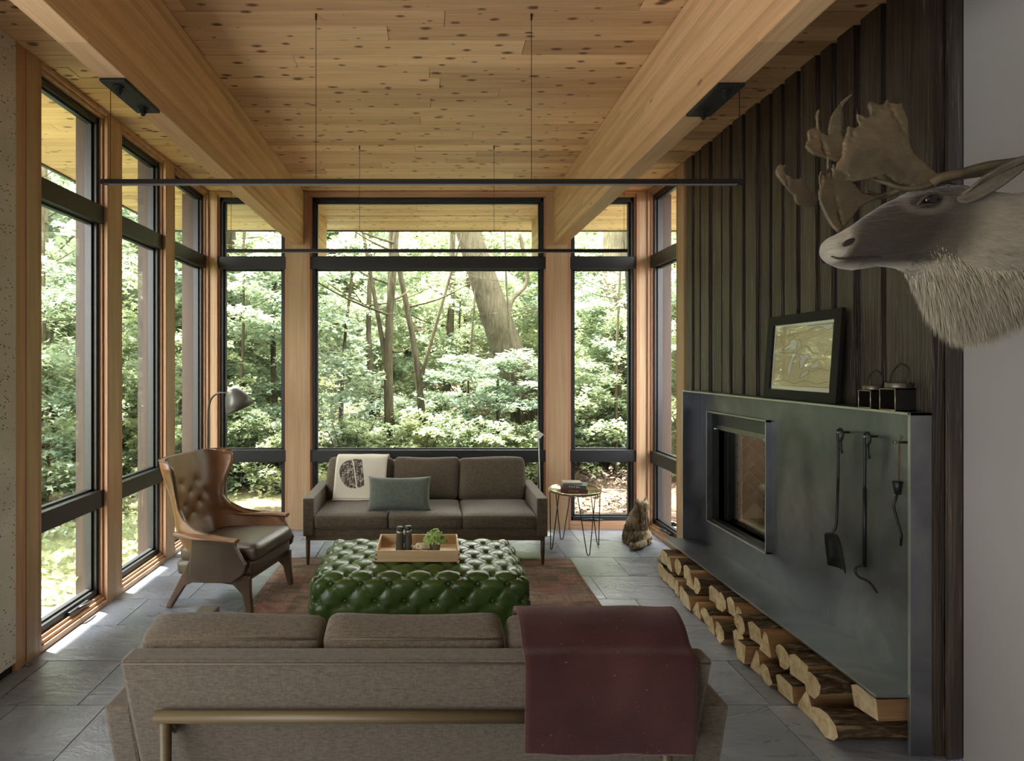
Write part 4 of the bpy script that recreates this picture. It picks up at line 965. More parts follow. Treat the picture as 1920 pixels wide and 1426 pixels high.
def firelog(y0, wd, z0, ht, xf, L, lab, kind, yaw=0, roll=0):
    """split log lying along x, its front end at xf"""
    if kind == 0:   # quarter wedge: bark arc on top, two split faces below
        arc = [(wd*.5*math.cos(a), ht*(.35+.65*math.sin(a))) for a in np.linspace(0, PI, 7)]
        sec = arc+[(-wd*.25, .0), (wd*.22, 0)]; isb = [1]*6+[0, 0, 0]
    elif kind == 1:  # block, bark on one narrow side
        sec = [(wd*.48, .0), (wd*.5, ht*.8), (wd*.2, ht), (-wd*.45, ht*.92), (-wd*.5, ht*.1)]; isb = [0, 0, 1, 0, 0]
    elif kind == 2:  # triangle, split faces up
        sec = [(wd*.5, .0), (wd*.42, ht*.25), (wd*.05, ht), (-wd*.15, ht*.9), (-wd*.5, ht*.15), (-wd*.45, 0)]; isb = [0, 0, 0, 0, 0, 1]
    else:           # near-round
        sec = [(wd*.5*math.cos(a), ht*.5+ht*.5*math.sin(a)) for a in np.linspace(0, 2*PI, 11)[:-1]]; isb = [1]*6+[0, 0, 1, 1]
    sec = [(a+R.uniform(-.05, .05)*wd*(b > 0), b*R.uniform(.95, 1.0)) for a, b in sec]
    n = len(sec); mb = MB(); nx = 6
    xs = [0, .012]+[L*k/(nx-1) for k in range(1, nx)]
    ring = []
    for i, x_ in enumerate(xs):
        ring.append([(x_+(R.uniform(-.010, .004) if i == 0 else 0), a*(.97 if i == 0 else 1)+.004*math.sin(x_*14+k), max(0.0, b*(1-.02*math.sin(x_*9+k)))) for k, (a, b) in enumerate(sec)])
    for i in range(len(xs)-1):
        for k in range(n):
            o = [ring[i][k], ring[i][(k+1) % n], ring[i+1][(k+1) % n], ring[i+1][k]]
            mb.add(o, [(0, 3, 2, 1)], 2 if isb[k] else 1)
    cc = (-.002+R.uniform(-.006, .006), sum(a for a, b in sec)/n, sum(b for a, b in sec)/n)
    for k in range(n): mb.add([ring[0][k], cc, ring[0][(k+1) % n]], [(0, 1, 2)], 0)
    cb = (L, cc[1], cc[2])
    for k in range(n): mb.add([ring[-1][k], ring[-1][(k+1) % n], cb], [(0, 1, 2)], 0)
    o = mb.build('firewood_log', [LEND, LSPLIT, LBARK], loc=(xf, y0+wd/2, z0), merge=True)
    o.rotation_euler = (roll, 0, yaw)
    return tag(o, lab, 'log', 'split firewood under the hearth shelf')
WORDS = {0: 'quarter-split firewood log with a bark top', 1: 'blocky split firewood log', 2: 'wedge-shaped split firewood log', 3: 'roundish bark-covered firewood log'}
y = 2.52; i = 0; base = []
while y < 4.62:
    wd = R.uniform(.095, .135); ht = R.uniform(.10, .122)
    k = [3, 2, 1, 0, 2, 1, 1, 0, 2][i % 9] if i else 3
    if i == 0: wd, ht = .19, .115
    xf = 1.735+.035*(y-2.52)/2+R.uniform(-.05, .05)
    firelog(y, wd, .0, ht, xf, 2.13-xf-R.uniform(0, .03), '%s, %s from the near end of the bottom layer' % (WORDS[k], ORD[i]), k, R.uniform(-.07, .07)*(i > 0))
    base.append((y, y+wd, ht)); y += wd+.004; i += 1
y = 2.50; i = 0
def top_of(a, b): return max([h for (p, q, h) in base if p < b-.01 and q > a+.01] or [.1])
firelog(2.50, .145, .118, .118, 1.90, .22, 'pale squarish split log lying on the pile next to the steel end plate', 1, .05)
y = 2.665
while y < 4.55:
    wd = R.uniform(.10, .145); z0 = top_of(y, y+wd)+.001; ht = min(.244-z0, R.uniform(.105, .125))
    k = [0, 1, 3, 2, 1, 0, 2, 1][i % 8]; xf = 1.765+.04*(y-2.52)/2+R.uniform(-.05, .05)
    firelog(y, wd, z0, ht, xf, 2.13-xf-R.uniform(0, .04), '%s, %s from the near end of the upper layer' % (WORDS[k], ORD[i]), k, R.uniform(-.08, .08))
    y += wd+.004; i += 1
firelog(4.86, .11, .002, .07, 1.93, .30, 'pale loose split log lying beyond the pile by the cat', 2, .55)
# ---------------------------------------------------------------- mounted caribou head
YM = 1.75
kx = YM/F
HIDE = None
def hide():
    t = NT('caribou_hide'); co = t.coord('Object')
    n = t.noise(t.map(co, (14, 14, 60)), 1, 5, 1.2); n2 = t.noise(co, 5, 4, .6)
    sp = t.n('ShaderNodeSeparateXYZ'); t.l(co, sp.inputs[0])
    # brown-grey face fading to a pale neck and mane, brown shoulder behind
    ax = t.n('ShaderNodeMath', operation='MULTIPLY_ADD', i_1=.06, i_2=.045); t.l(n2, ax.inputs[0])
    az = t.n('ShaderNodeMath', operation='MULTIPLY_ADD', i_1=-.42); t.l(sp.outputs[2], az.inputs[0]); t.l(ax.outputs[0], az.inputs[2])
    a2 = t.n('ShaderNodeMath', operation='ADD'); t.l(az.outputs[0], a2.inputs[0]); t.l(sp.outputs[0], a2.inputs[1])   # x - .42 z + .045 + noise
    face = t.ramp(a2.outputs[0], [(.0, srgb(150, 146, 132)), (.012, srgb(104, 98, 85)), (.03, srgb(54, 48, 39)), (.20, srgb(46, 41, 33)), (.27, srgb(78, 72, 59)), (.35, srgb(134, 128, 112)), (.9, srgb(118, 112, 97))])
    zz = t.n('ShaderNodeMath', operation='MULTIPLY_ADD', i_1=.03, i_2=-.015); t.l(n2, zz.inputs[0])
    z2 = t.n('ShaderNodeMath', operation='ADD'); t.l(zz.outputs[0], z2.inputs[0]); t.l(sp.outputs[2], z2.inputs[1])
    low = t.ramp(z2.outputs[0], [(.215, 0.0), (.235, 1.0)])   # pale chin and throat
    col = t.mix(low, srgb(140, 134, 118), face)
    er = t.n('ShaderNodeVectorMath', operation='DISTANCE'); t.l(t.map(co, (1, .4, 1.5)), er.inputs[0]); er.inputs[1].default_value = (.252, -.03, .40*1.5)
    col = t.mix(t.ramp(er.outputs['Value'], [(.030, 0.0), (.040, .30), (.050, .25), (.07, 0.0)]), col, srgb(132, 124, 106))
    vd = t.n('ShaderNodeVectorMath', operation='DISTANCE'); t.l(co, vd.inputs[0]); vd.inputs[1].default_value = (.74, -.19, .22)
    col = t.mix(t.ramp(vd.outputs['Value'], [(.10, .85), (.17, 0.0)]), col, srgb(78, 64, 50))
    col = t.mix(.6, col, t.ramp(n, [(.3, .72), (.7, 1.12)]), 'MULTIPLY')
    t.set(col, .95, 0.0, .1, Sheen_Weight=.3); t.bump(n, .8, .008); return t.m
HIDE = hide()
OX, OZ = X(1543, YM), Z(640, YM)
cb = thing('mounted_caribou_head', 'mounted caribou head with pale mane and wide flattened antlers on the grey wall', 'taxidermy', (OX, YM, OZ))
st = [(1543, 461, 471, .012), (1546, 453, 483, .024), (1554, 446, 492, .033), (1564, 441, 497, .038), (1578, 434, 503, .042), (1600, 421, 506, .043), (1622, 405, 503, .045), (1645, 390, 499, .050), (1665, 378, 500, .062), (1685, 370, 503, .074), (1700, 361, 508, .082), (1718, 355, 518, .088), (1738, 350, 545, .094), (1760, 348, 575, .102), (1785, 350, 592, .112), (1810, 357, 597, .122), (1840, 364, 590, .135), (1870, 369, 576, .150), (1900, 366, 580, .165), (1930, 356, 592, .178), (1975, 342, 606, .19), (2040, 332, 616, .20), (2120, 326, 622, .21), (2206, 322, 626, .215)]
us = [s_[0] for s_ in st]
def prof(u_):
    return [float(np.interp(u_, us, [s_[k] for s_ in st])) for k in (1, 2, 3)]
rws = []; NN = 40
uu = np.concatenate([np.linspace(1543, 1600, 16), np.linspace(1606, 1900, 52), np.linspace(1915, 2206, 16)])
for u_ in uu:
    tp, bt, hd = prof(u_)
    x_ = (u_-1543)*kx; zt = (640-tp)*kx; zb = (640-bt)*kx; zc_, hz_ = (zt+zb)/2, (zt-zb)/2
    r_ = []
    for k in range(NN):
        a = 2*PI*k/NN; ca, sa = math.cos(a), math.sin(a)
        yv = hd*math.copysign(abs(ca)**.85, ca)
        zr = sa
        if u_ < 1740: yv *= (1-.25*max(0, -sa)) if u_ > 1600 else 1.0
        else: yv *= (1-.35*max(0, -sa))
        z_ = zc_+hz_*math.copysign(abs(zr)**.9, zr)
        # eye socket and nostril
        for (eu, ev, ru, rv, dp) in ((1700, 390, 17, 12, .014), (1572, 461, 11, 6, .010), (1590, 487, 30, 2.2, .005)):
            px = u_; pv = 640-z_/kx; d2 = ((px-eu)/ru)**2+((pv-ev)/rv)**2
            if abs(ca) > .15: yv -= math.copysign(dp*math.exp(-d2), ca)
        for (eu, ev, ru, rv, dp) in ((1700, 374, 22, 7, .008), (1720, 420, 30, 20, .006), (1690, 450, 40, 14, -.006), (1560, 476, 14, 8, .004)):
            pv = 640-z_/kx; d2 = ((u_-eu)/ru)**2+((pv-ev)/rv)**2
            if abs(ca) > .15: yv += math.copysign(dp*math.exp(-d2), ca)
        r_.append(Vector((x_, yv, z_)))
    rws.append(r_)
mb = MB().grid([r_[::-1] for r_ in rws], closed=True); mb.add(rws[0], [tuple(range(NN))]); mb.add(rws[-1][::-1], [tuple(range(NN))])
hb_ = mb.build('head_and_neck', HIDE, cb, merge=True)
def cu(u_, v_, dy=0, k=None): 
    kk = (YM+dy)/F
    return Vector(((u_-CX)*kk-OX, dy, (CY-v_)*kk+HC-OZ))
def eyeside(s):
    ys = s*.078
    MB().rbox((cu(1702, 387).x, ys, cu(1702, 387).z), (.019, .012, .014), .0118, 6).build('eye', plain('dark_eye', srgb(16, 14, 12), .06), cb)
    b = MB()
    top_ = [cu(u_, v_) for u_, v_ in ((1678, 399), (1686, 387), (1697, 379), (1710, 379), (1722, 388))]
    b.tube([Vector((p.x, s*(.083-.002*abs(i-2)), p.z)) for i, p in enumerate(top_)], [.003, .005, .006, .005, .003], 7)
    bot_ = [cu(u_, v_) for u_, v_ in ((1680, 401), (1690, 398), (1702, 396), (1714, 393), (1722, 389))]
    b.tube([Vector((p.x, s*(.079-.002*abs(i-2)), p.z)) for i, p in enumerate(bot_)], [.004, .004, .004, .004, .003], 7)
    b.build('eyelid', plain('dark_eyelid', srgb(58, 48, 40), .8), cb)
    bm = bmesh.new(); bmesh.ops.create_icosphere(bm, subdivisions=3, radius=1)
    MB().bm(bm, 0, True, Matrix.Translation((cu(1574, 459).x, s*.0385, cu(1574, 459).z)) @ Matrix.Rotation(-.5, 4, 'Y') @ Matrix.Diagonal((.021, .005, .0085, 1))).build('nostril', plain('dark_nostril', srgb(30, 24, 20), .6), cb)
for s in (-1, 1): eyeside(s)
b = MB().tube([Vector((cu(u_, v_).x, -w_, cu(u_, v_).z)) for u_, v_, w_ in ((1548, 483, .024), (1556, 488, .032), (1572, 489, .038), (1592, 488, .041), (1615, 487, .043), (1632, 487, .044))], [.002, .003, .003, .003, .0025, .001], 6)
b.tube([Vector((cu(u_, v_).x, w_, cu(u_, v_).z)) for u_, v_, w_ in ((1548, 483, .024), (1556, 488, .032), (1572, 489, .038), (1592, 488, .041), (1615, 487, .043), (1632, 487, .044))], [.002, .003, .003, .003, .0025, .001], 6)
b.build('mouth', plain('dark_lips', srgb(40, 32, 27), .6), cb)
# ears
for s in (-1, 1):
    pts = [(1748, 386, .020), (1766, 376, .046), (1792, 362, .056), (1818, 348, .050), (1840, 335, .032), (1857, 324, .004)]
    rws = []
    for (u_, v_, w_) in pts:
        c = cu(u_, v_, 0); up = Vector((.5, 0, .85)); r_ = []
        for a in np.linspace(-1, 1, 9):
            q = c+up*w_*a; q.y = s*(.083+.035*((u_-1752)/100)+.018*(abs(a)**2)); r_.append(q)
        rws.append(r_)
    o = MB().grid(rws).build('ear', plain('ear_hide', srgb(86, 80, 68), .9, var=.3, sc=30), cb); md = o.modifiers.new('t', 'SOLIDIFY'); md.thickness = .007
    inner = []
    for (u_, v_, w_) in pts[1:-1]:
        c = cu(u_+4, v_+2, 0); inner.append([Vector((c.x+.5*w_*a*.55, s*(.083+.035*((u_-1752)/100)-.003+.018*abs(a*.55)**2)+s*(.010), c.z+.85*w_*a*.55)) for a in np.linspace(-1, 1, 5)])
    MB().grid(inner).build('ear_hollow', plain('ear_dark', srgb(52, 44, 38), .95), o)
# antlers: bone plates and beams, each at its own distance
def antmat():
    t = NT('antler_bone'); co = t.coord('Object'); n = t.noise(co, 9, 5, 1); n2 = t.noise(t.map(co, (20, 20, 70)), 1, 4, 1)
    t.set(t.ramp(n, [(.3, srgb(62, 54, 40)), (.55, srgb(88, 78, 58)), (.75, srgb(106, 90, 66))]), .5, 0.0, .4); t.bump(n2, .5, .004); return t.m
ANT = antmat()
def cp(x_, y_): return (1440+x_*(340/1515), 180+y_*(340/1515*1.0)*(320/320)*(1426/1426)*(1.0))
def palm(pts, dy, name, th=.011, cup=.0, tilt=0.0):
    P2 = [cu(*cp(*p), dy) for p in pts]
    cx_ = sum(p.x for p in P2)/len(P2); cz_ = sum(p.z for p in P2)/len(P2)
    bm = bmesh.new(); vs = [bm.verts.new(p) for p in P2]; f = bm.faces.new(vs)
    bmesh.ops.triangulate(bm, faces=[f]); 
    for _ in range(7):
        le = [e for e in bm.edges if e.calc_length() > .02]
        if not le: break
        bmesh.ops.subdivide_edges(bm, edges=le, cuts=1); bmesh.ops.triangulate(bm, faces=[f for f in bm.faces if len(f.verts) > 3]); bmesh.ops.beautify_fill(bm, faces=list(bm.faces), edges=[e for e in bm.edges if not e.is_boundary])
    ext = max((Vector((p.x-cx_, 0, p.z-cz_))).length for p in P2)
    for v in bm.verts:
        q = Vector((v.co.x-cx_, 0, v.co.z-cz_)); v.co.y += cup*(q.length/ext)**2+tilt*q.x
    bmesh.ops.recalc_face_normals(bm, faces=list(bm.faces))
    o = MB().bm(bm, 0, True).build(name, ANT, cb, merge=True)
    md = o.modifiers.new('t', 'SOLIDIFY'); md.thickness = th; md.offset = 0
    md = o.modifiers.new('r', 'REMESH'); md.mode = 'VOXEL'; md.voxel_size = .0034; md.use_smooth_shade = True
    md = o.modifiers.new('s', 'SMOOTH'); md.factor = .5; md.iterations = 3
    return o
A = [(1515, 625), (1430, 630), (1380, 600), (1300, 535), (1230, 490), (1180, 430), (1152, 340), (1172, 200), (1140, 120), (1122, 35), (1108, 62), (1060, 72), (1015, 45), (1003, 15), (992, 45), (970, 78), (935, 100), (905, 98), (880, 70), (855, 38), (842, 60), (855, 110), (862, 160), (835, 180), (790, 188), (765, 165), (750, 145), (745, 170), (765, 215), (765, 245), (730, 270), (700, 262), (678, 240), (668, 275), (690, 330), (672, 375), (690, 410), (655, 440), (632, 428), (640, 455), (658, 480), (640, 515), (700, 545), (735, 565), (728, 585), (660, 590), (572, 605), (640, 630), (680, 660), (658, 695), (720, 712), (850, 690), (980, 655), (1100, 620), (1190, 612), (1270, 640), (1305, 680), (1300, 715), (1225, 755), (1330, 780), (1420, 740), (1515, 700)]
palm(A, -.06, 'near_antler_palm', .013, .02)
Bp = [(290, 432), (330, 400), (345, 405), (335, 350), (318, 300), (335, 285), (345, 320), (375, 335), (395, 315), (418, 290), (405, 230), (388, 180), (395, 130), (412, 118), (418, 135), (408, 190), (422, 250), (424, 300), (500, 335), (520, 250), (530, 150), (590, 55), (662, 0), (655, 25), (590, 110), (560, 200), (545, 330), (570, 380), (590, 345), (598, 385), (615, 360), (625, 395), (700, 500), (740, 560), (738, 588), (640, 570), (540, 555), (470, 525), (350, 495)]
palm(Bp, .26, 'far_antler_palm', .012, -.03)
C = [(425, 630), (415, 700), (440, 790), (430, 860), (420, 890), (440, 940), (470, 1020), (500, 1090), (545, 1150), (600, 1110), (680, 1030), (740, 950), (800, 905), (880, 870), (940, 850), (935, 835), (850, 835), (770, 810), (700, 720), (640, 650), (560, 590), (520, 570), (545, 640), (540, 700), (525, 720), (500, 640), (478, 500), (470, 520), (480, 600), (520, 690), (505, 730), (470, 700)]
palm(C, .10, 'brow_antler_plate', .011, -.02)
D = [(68, 620), (85, 580), (115, 558), (120, 570), (95, 600), (90, 630), (110, 640), (125, 590), (150, 565), (155, 575), (130, 625), (135, 650), (190, 670), (200, 690), (260, 695), (280, 672), (300, 720), (340, 780), (420, 810), (440, 850), (425, 900), (350, 910), (270, 905), (235, 880), (220, 830), (170, 790), (110, 710), (75, 660)]
palm(D, .20, 'far_brow_antler_plate', .012, .02)
T = lambda pts, r_, nm: MB().tube(catmull([cu(u_, v_, dy) for u_, v_, dy in pts], 6), [r_[0]+(r_[1]-r_[0])*i/((len(pts)-1)*6) for i in range((len(pts)-1)*6+1)], 10, flat=.8).build(nm, ANT, cb)
T([(1745, 345, -.045), (1762, 334, -.055), (1800, 325, -.065), (1850, 311, -.08), (1925, 298, -.11), (2010, 262, -.15), (2080, 190, -.18), (2120, 110, -.19)], (.019, .010), 'near_main_beam')
T([(1748, 345, .045), (1775, 334, .08), (1812, 328, .13), (1870, 320, .20), (1960, 300, .27), (2050, 230, .33), (2090, 140, .36)], (.019, .010), 'far_main_beam')
T([(1752, 346, .05), (1700, 352, .07), (1672, 362, .09), (1650, 368, .10), (1620, 360, .10)], (.014, .010), 'brow_stem')
T([(1752, 345, .05), (1690, 352, .10), (1650, 330, .17), (1600, 308, .23), (1580, 300, .26)], (.012, .012), 'far_palm_stem')
T([(1650, 368, .10), (1590, 366, .14), (1535, 372, .19)], (.010, .010), 'far_plate_stem')
T([(1750, 343, -.045), (1722, 352, -.05), (1690, 352, -.04), (1662, 343, -.03), (1632, 335, -.02)], (.012, .006), 'small_tine')
# long pale mane hair hanging from the throat, and short coat hair
def hairs(n, fn, mat_, name, parent, kind='stuff'):
    mb = MB(); V = []; Fc = []
    for i in range(n):
        p, d, L, w_ = fn(i)
        sdv = d.cross(Vector((R.uniform(-1, 1), R.uniform(-1, 1), R.uniform(-.3, .3)))).normalized()*w_
        m_ = p+d*L*.55+Vector((0, 0, -.08*L)); e_ = p+d*L+Vector((0, 0, -.25*L))
        k = len(V); V += [p-sdv, p+sdv, m_+sdv*.7, m_-sdv*.7, e_]; Fc += [(k, k+1, k+2, k+3), (k+3, k+2, k+4)]
    mb.add(V, Fc); return mb.build(name, mat_, parent, kind=kind)
def mane(i):
    u_ = R.triangular(1708, 1905, 1800); tp, bt, hd = prof(u_); zt, zb = (640-tp)*kx, (640-bt)*kx; zc_, hz_ = (zt+zb)/2, (zt-zb)/2
    a = R.uniform(PI*1.10, PI*1.90); ca, sa = math.cos(a), math.sin(a)
    yv = hd*math.copysign(abs(ca)**.85, ca)*(1-.35*max(0, -sa)); p = Vector(((u_-1543)*kx, yv, zc_+hz_*math.copysign(abs(sa)**.9, sa)))
    L = (.014+.062*max(0, -sa)**1.8)*min(1, (u_-1700)/50)*R.uniform(.6, 1.15)
    d = Vector((R.uniform(.05, .45), ca*.30, -1+.35*(1+sa))).normalized()
    return p, d, max(.012, L), .0011
hairs(13000, mane, plain('mane_hair', srgb(156, 149, 131), .9, var=.12, sc=10, Specular_IOR_Level=.15), 'mane', cb)
def coat(i):
    u_ = R.uniform(1690, 2000); tp, bt, hd = prof(u_); zt, zb = (640-tp)*kx, (640-bt)*kx; zc_, hz_ = (zt+zb)/2, (zt-zb)/2
    a = R.uniform(0, 2*PI); ca, sa = math.cos(a), math.sin(a)
    yv = hd*math.copysign(abs(ca)**.85, ca)*((1-.25*max(0, -sa)) if u_ < 1740 else (1-.35*max(0, -sa)))
    p = Vector(((u_-1543)*kx, yv, zc_+hz_*math.copysign(abs(sa)**.9, sa)))
    return p, Vector((1.0, ca*.18, -.35+sa*.15)).normalized(), R.uniform(.012, .026)*min(1, .4+(u_-1690)/80), .0009
hairs(16000, coat, HIDE, 'coat', cb)
# ---------------------------------------------------------------- cat
def catmat():
    t = NT('tabby_fur'); co = t.coord(); n = t.noise(t.map(co, (20, 20, 8)), 1, 5, 2.0); n2 = t.noise(co, 90, 2)
    wv = t.n('ShaderNodeTexWave', wave_type='BANDS', bands_direction='X', i_Scale=4.5, i_Distortion=16.0, i_Detail=4.0); t.l(co, wv.inputs['Vector'])
    col = t.ramp(n, [(.3, srgb(84, 70, 52)), (.5, srgb(136, 120, 92)), (.72, srgb(190, 176, 144))])
    col = t.mix(t.ramp(wv.outputs[0], [(.6, 0.0), (.85, .55)]), col, srgb(40, 33, 26)); col = t.mix(.5, col, t.ramp(n2, [(.3, .7), (.7, 1.2)]), 'MULTIPLY')
    t.set(col, .95, 0.0, .1, Sheen_Weight=.4); t.bump(n2, .8, .008); return t.m
CATM = catmat()
ct = thing('cat', 'fluffy brown tabby cat sitting with its back to the room by the end window', 'cat', (1.905, 5.44, 0), 0)
bm = bmesh.new()
def ell(c, r_, M=None):
    b2 = bmesh.new(); bmesh.ops.create_icosphere(b2, subdivisions=3, radius=1)
    T_ = Matrix.Translation(c) @ (M or Matrix()) @ Matrix.Diagonal((*r_, 1)); bmesh.ops.transform(b2, matrix=T_, verts=b2.verts)
    me = bpy.data.meshes.new('tmp'); b2.to_mesh(me); b2.free(); bm.from_mesh(me); bpy.data.meshes.remove(me)
ell((0, 0, .085), (.122, .115, .095)); ell((-.055, .02, .075), (.075, .09, .078)); ell((.062, .02, .075), (.07, .09, .078))
ell((-.005, .01, .17), (.100, .09, .10)); ell((.008, .025, .235), (.080, .074, .075)); ell((.022, .025, .285), (.062, .060, .055))
ell((.030, .028, .292), (.055, .055, .05)); ell((.046, .022, .336), (.062, .058, .053)); ell((.092, -.008, .322), (.026, .024, .020)); ell((.068, -.004, .312), (.040, .036, .028))
ell((-.035, .11, .03), (.03, .05, .03)); ell((.045, .11, .03), (.03, .05, .03)); ell((.035, .085, .12), (.035, .035, .09)); ell((-.03, .085, .12), (.035, .035, .09))
for q in ((-.09, -.03), (.085, -.03)): ell((q[0], q[1], .028), (.04, .055, .026))
for s_, tx in ((-1, .012), (1, .078)):
    M = Matrix.Rotation(.22*s_, 4, 'Y') @ Matrix.Rotation(-.2, 4, 'X'); b2 = bmesh.new(); bmesh.ops.create_cone(b2, cap_ends=True, segments=12, radius1=.028, radius2=.003, depth=.066)
    bmesh.ops.transform(b2, matrix=Matrix.Translation((tx+.01*s_, .026+.004*s_, .402)) @ M @ Matrix.Diagonal((1, .6, 1, 1)), verts=b2.verts); me = bpy.data.meshes.new('tmp'); b2.to_mesh(me); b2.free(); bm.from_mesh(me); bpy.data.meshes.remove(me)
for k in range(14):
    t_ = k/13; ell((.02-.13*t_-.02*math.sin(t_*3), -.11-.10*math.sin(t_*1.9), .034), (.034, .034, .031))
mb = MB(); mb.bm(bm, 0, True); cbod = mb.build('body', CATM, ct)
md = cbod.modifiers.new('r', 'REMESH'); md.mode = 'VOXEL'; md.voxel_size = .0065; md.use_smooth_shade = True
md = cbod.modifiers.new('s', 'SMOOTH'); md.factor = .6; md.iterations = 4
def catfur(i):
    k = R.random()
    if k < .80:
        zz = R.uniform(.03, .30); a = R.uniform(0, 2*PI); rr = np.interp(zz, [0, .08, .17, .24, .30], [.115, .122, .10, .08, .058])
        cx_ = np.interp(zz, [0, .17, .3], [0, -.003, .025]); p = Vector((cx_+rr*math.cos(a), .012+rr*.93*math.sin(a), zz)); d = Vector((math.cos(a)*.55, math.sin(a)*.55, -1)).normalized(); L = R.uniform(.018, .040)
    elif k < .90:
        t_ = R.random(); a = R.uniform(0, PI); p = Vector((.02-.13*t_-.02*math.sin(t_*3)+.0, -.11-.10*math.sin(t_*1.9)+.03*math.cos(a), .034+.028*math.sin(a))); d = Vector((-.8, math.cos(a)*.5, .3*math.sin(a))).normalized(); L = R.uniform(.015, .03)
    else:
        a = R.uniform(0, 2*PI); b_ = R.uniform(-.4, .9); p = Vector((.046+.060*math.cos(a)*math.cos(b_), .022+.056*math.sin(a)*math.cos(b_), .335+.051*math.sin(b_))); d = Vector((math.cos(a), math.sin(a), -.4)).normalized(); L = R.uniform(.008, .018)
    return p, d, L, .0013
hairs(9000, catfur, CATM, 'fur', ct)
for s_, (ex, ey, ez) in ((-1, (.066, -.034, .345)), (1, (.102, -.006, .345))): MB().rbox((ex, ey, ez), (.007, .007, .006), .0055, 4).build('eye', plain('cat_eye', srgb(150, 150, 90), .1), ct)
MB().rbox((.112, -.026, .326), (.006, .005, .004), .0035, 4).build('nose', plain('cat_nose', srgb(120, 70, 60), .6), ct)
# ---------------------------------------------------------------- outdoors
def groundmat():
    t = NT('forest_floor'); co = t.coord('World'); n = t.noise(co, .5, 4, .5); n2 = t.noise(co, 9, 5, 1); v = t.n('ShaderNodeTexVoronoi', i_Scale=22.0); t.l(co, v.inputs['Vector'])
    lit = t.ramp(v.outputs['Color'], [(.1, srgb(70, 58, 48)), (.5, srgb(98, 84, 70)), (.9, srgb(128, 112, 96))])
    gr = t.ramp(n2, [(.3, srgb(92, 98, 64)), (.7, srgb(136, 140, 100))])
    sp = t.n('ShaderNodeSeparateXYZ'); t.l(co, sp.inputs[0]); ax = t.n('ShaderNodeMath', operation='MULTIPLY_ADD', i_1=-.2, i_2=-.35); t.l(sp.outputs[0], ax.inputs[0])
    ad_ = t.n('ShaderNodeMath', operation='ADD'); t.l(ax.outputs[0], ad_.inputs[0]); t.l(n, ad_.inputs[1])
    t.set(t.mix(t.ramp(ad_.outputs[0], [(.45, 0.0), (.75, 1.0)]), lit, gr), .95, 0.0, .1); t.bump(v.outputs['Distance'], .6, .03); return t.m
def gh(x, y):
    d = max(0, math.hypot(x*.7, y-3)-11)
    return -.06+.05*math.sin(x*.7+y*.4)-.05*math.cos(x*.31)*min(1, max(0, y-6)/4)+.10*d+.004*d*d
rws = []
for i in range(61):
    rws.append([Vector((x_, y_, (-.22 if (-2.7 < x_ < 2.6 and y_ < 6.4) else min(gh(x_, y_), 30)-(.0 if y_ > 6 else .02)))) for x_ in np.linspace(-60, 60, 91) for y_ in [(-12+i*1.2 if i < 30 else 24+(i-30)*2.0)]])
MB().grid([r_[::-1] for r_ in rws]).build('ground', groundmat()).update_tag()
bpy.data.objects['ground']['kind'] = 'structure'
struct('trim_16', MB().box(-2.62, XL-.14, -4, 6.3, -.14, -.035).box(-2.62, 2.6, 6.12, 6.34, -.14, -.035).box(XR+.14, 2.62, 5.0, 6.3, -.14, -.035), plain('concrete_ledge', srgb(196, 192, 184), .9, var=.06, sc=5))
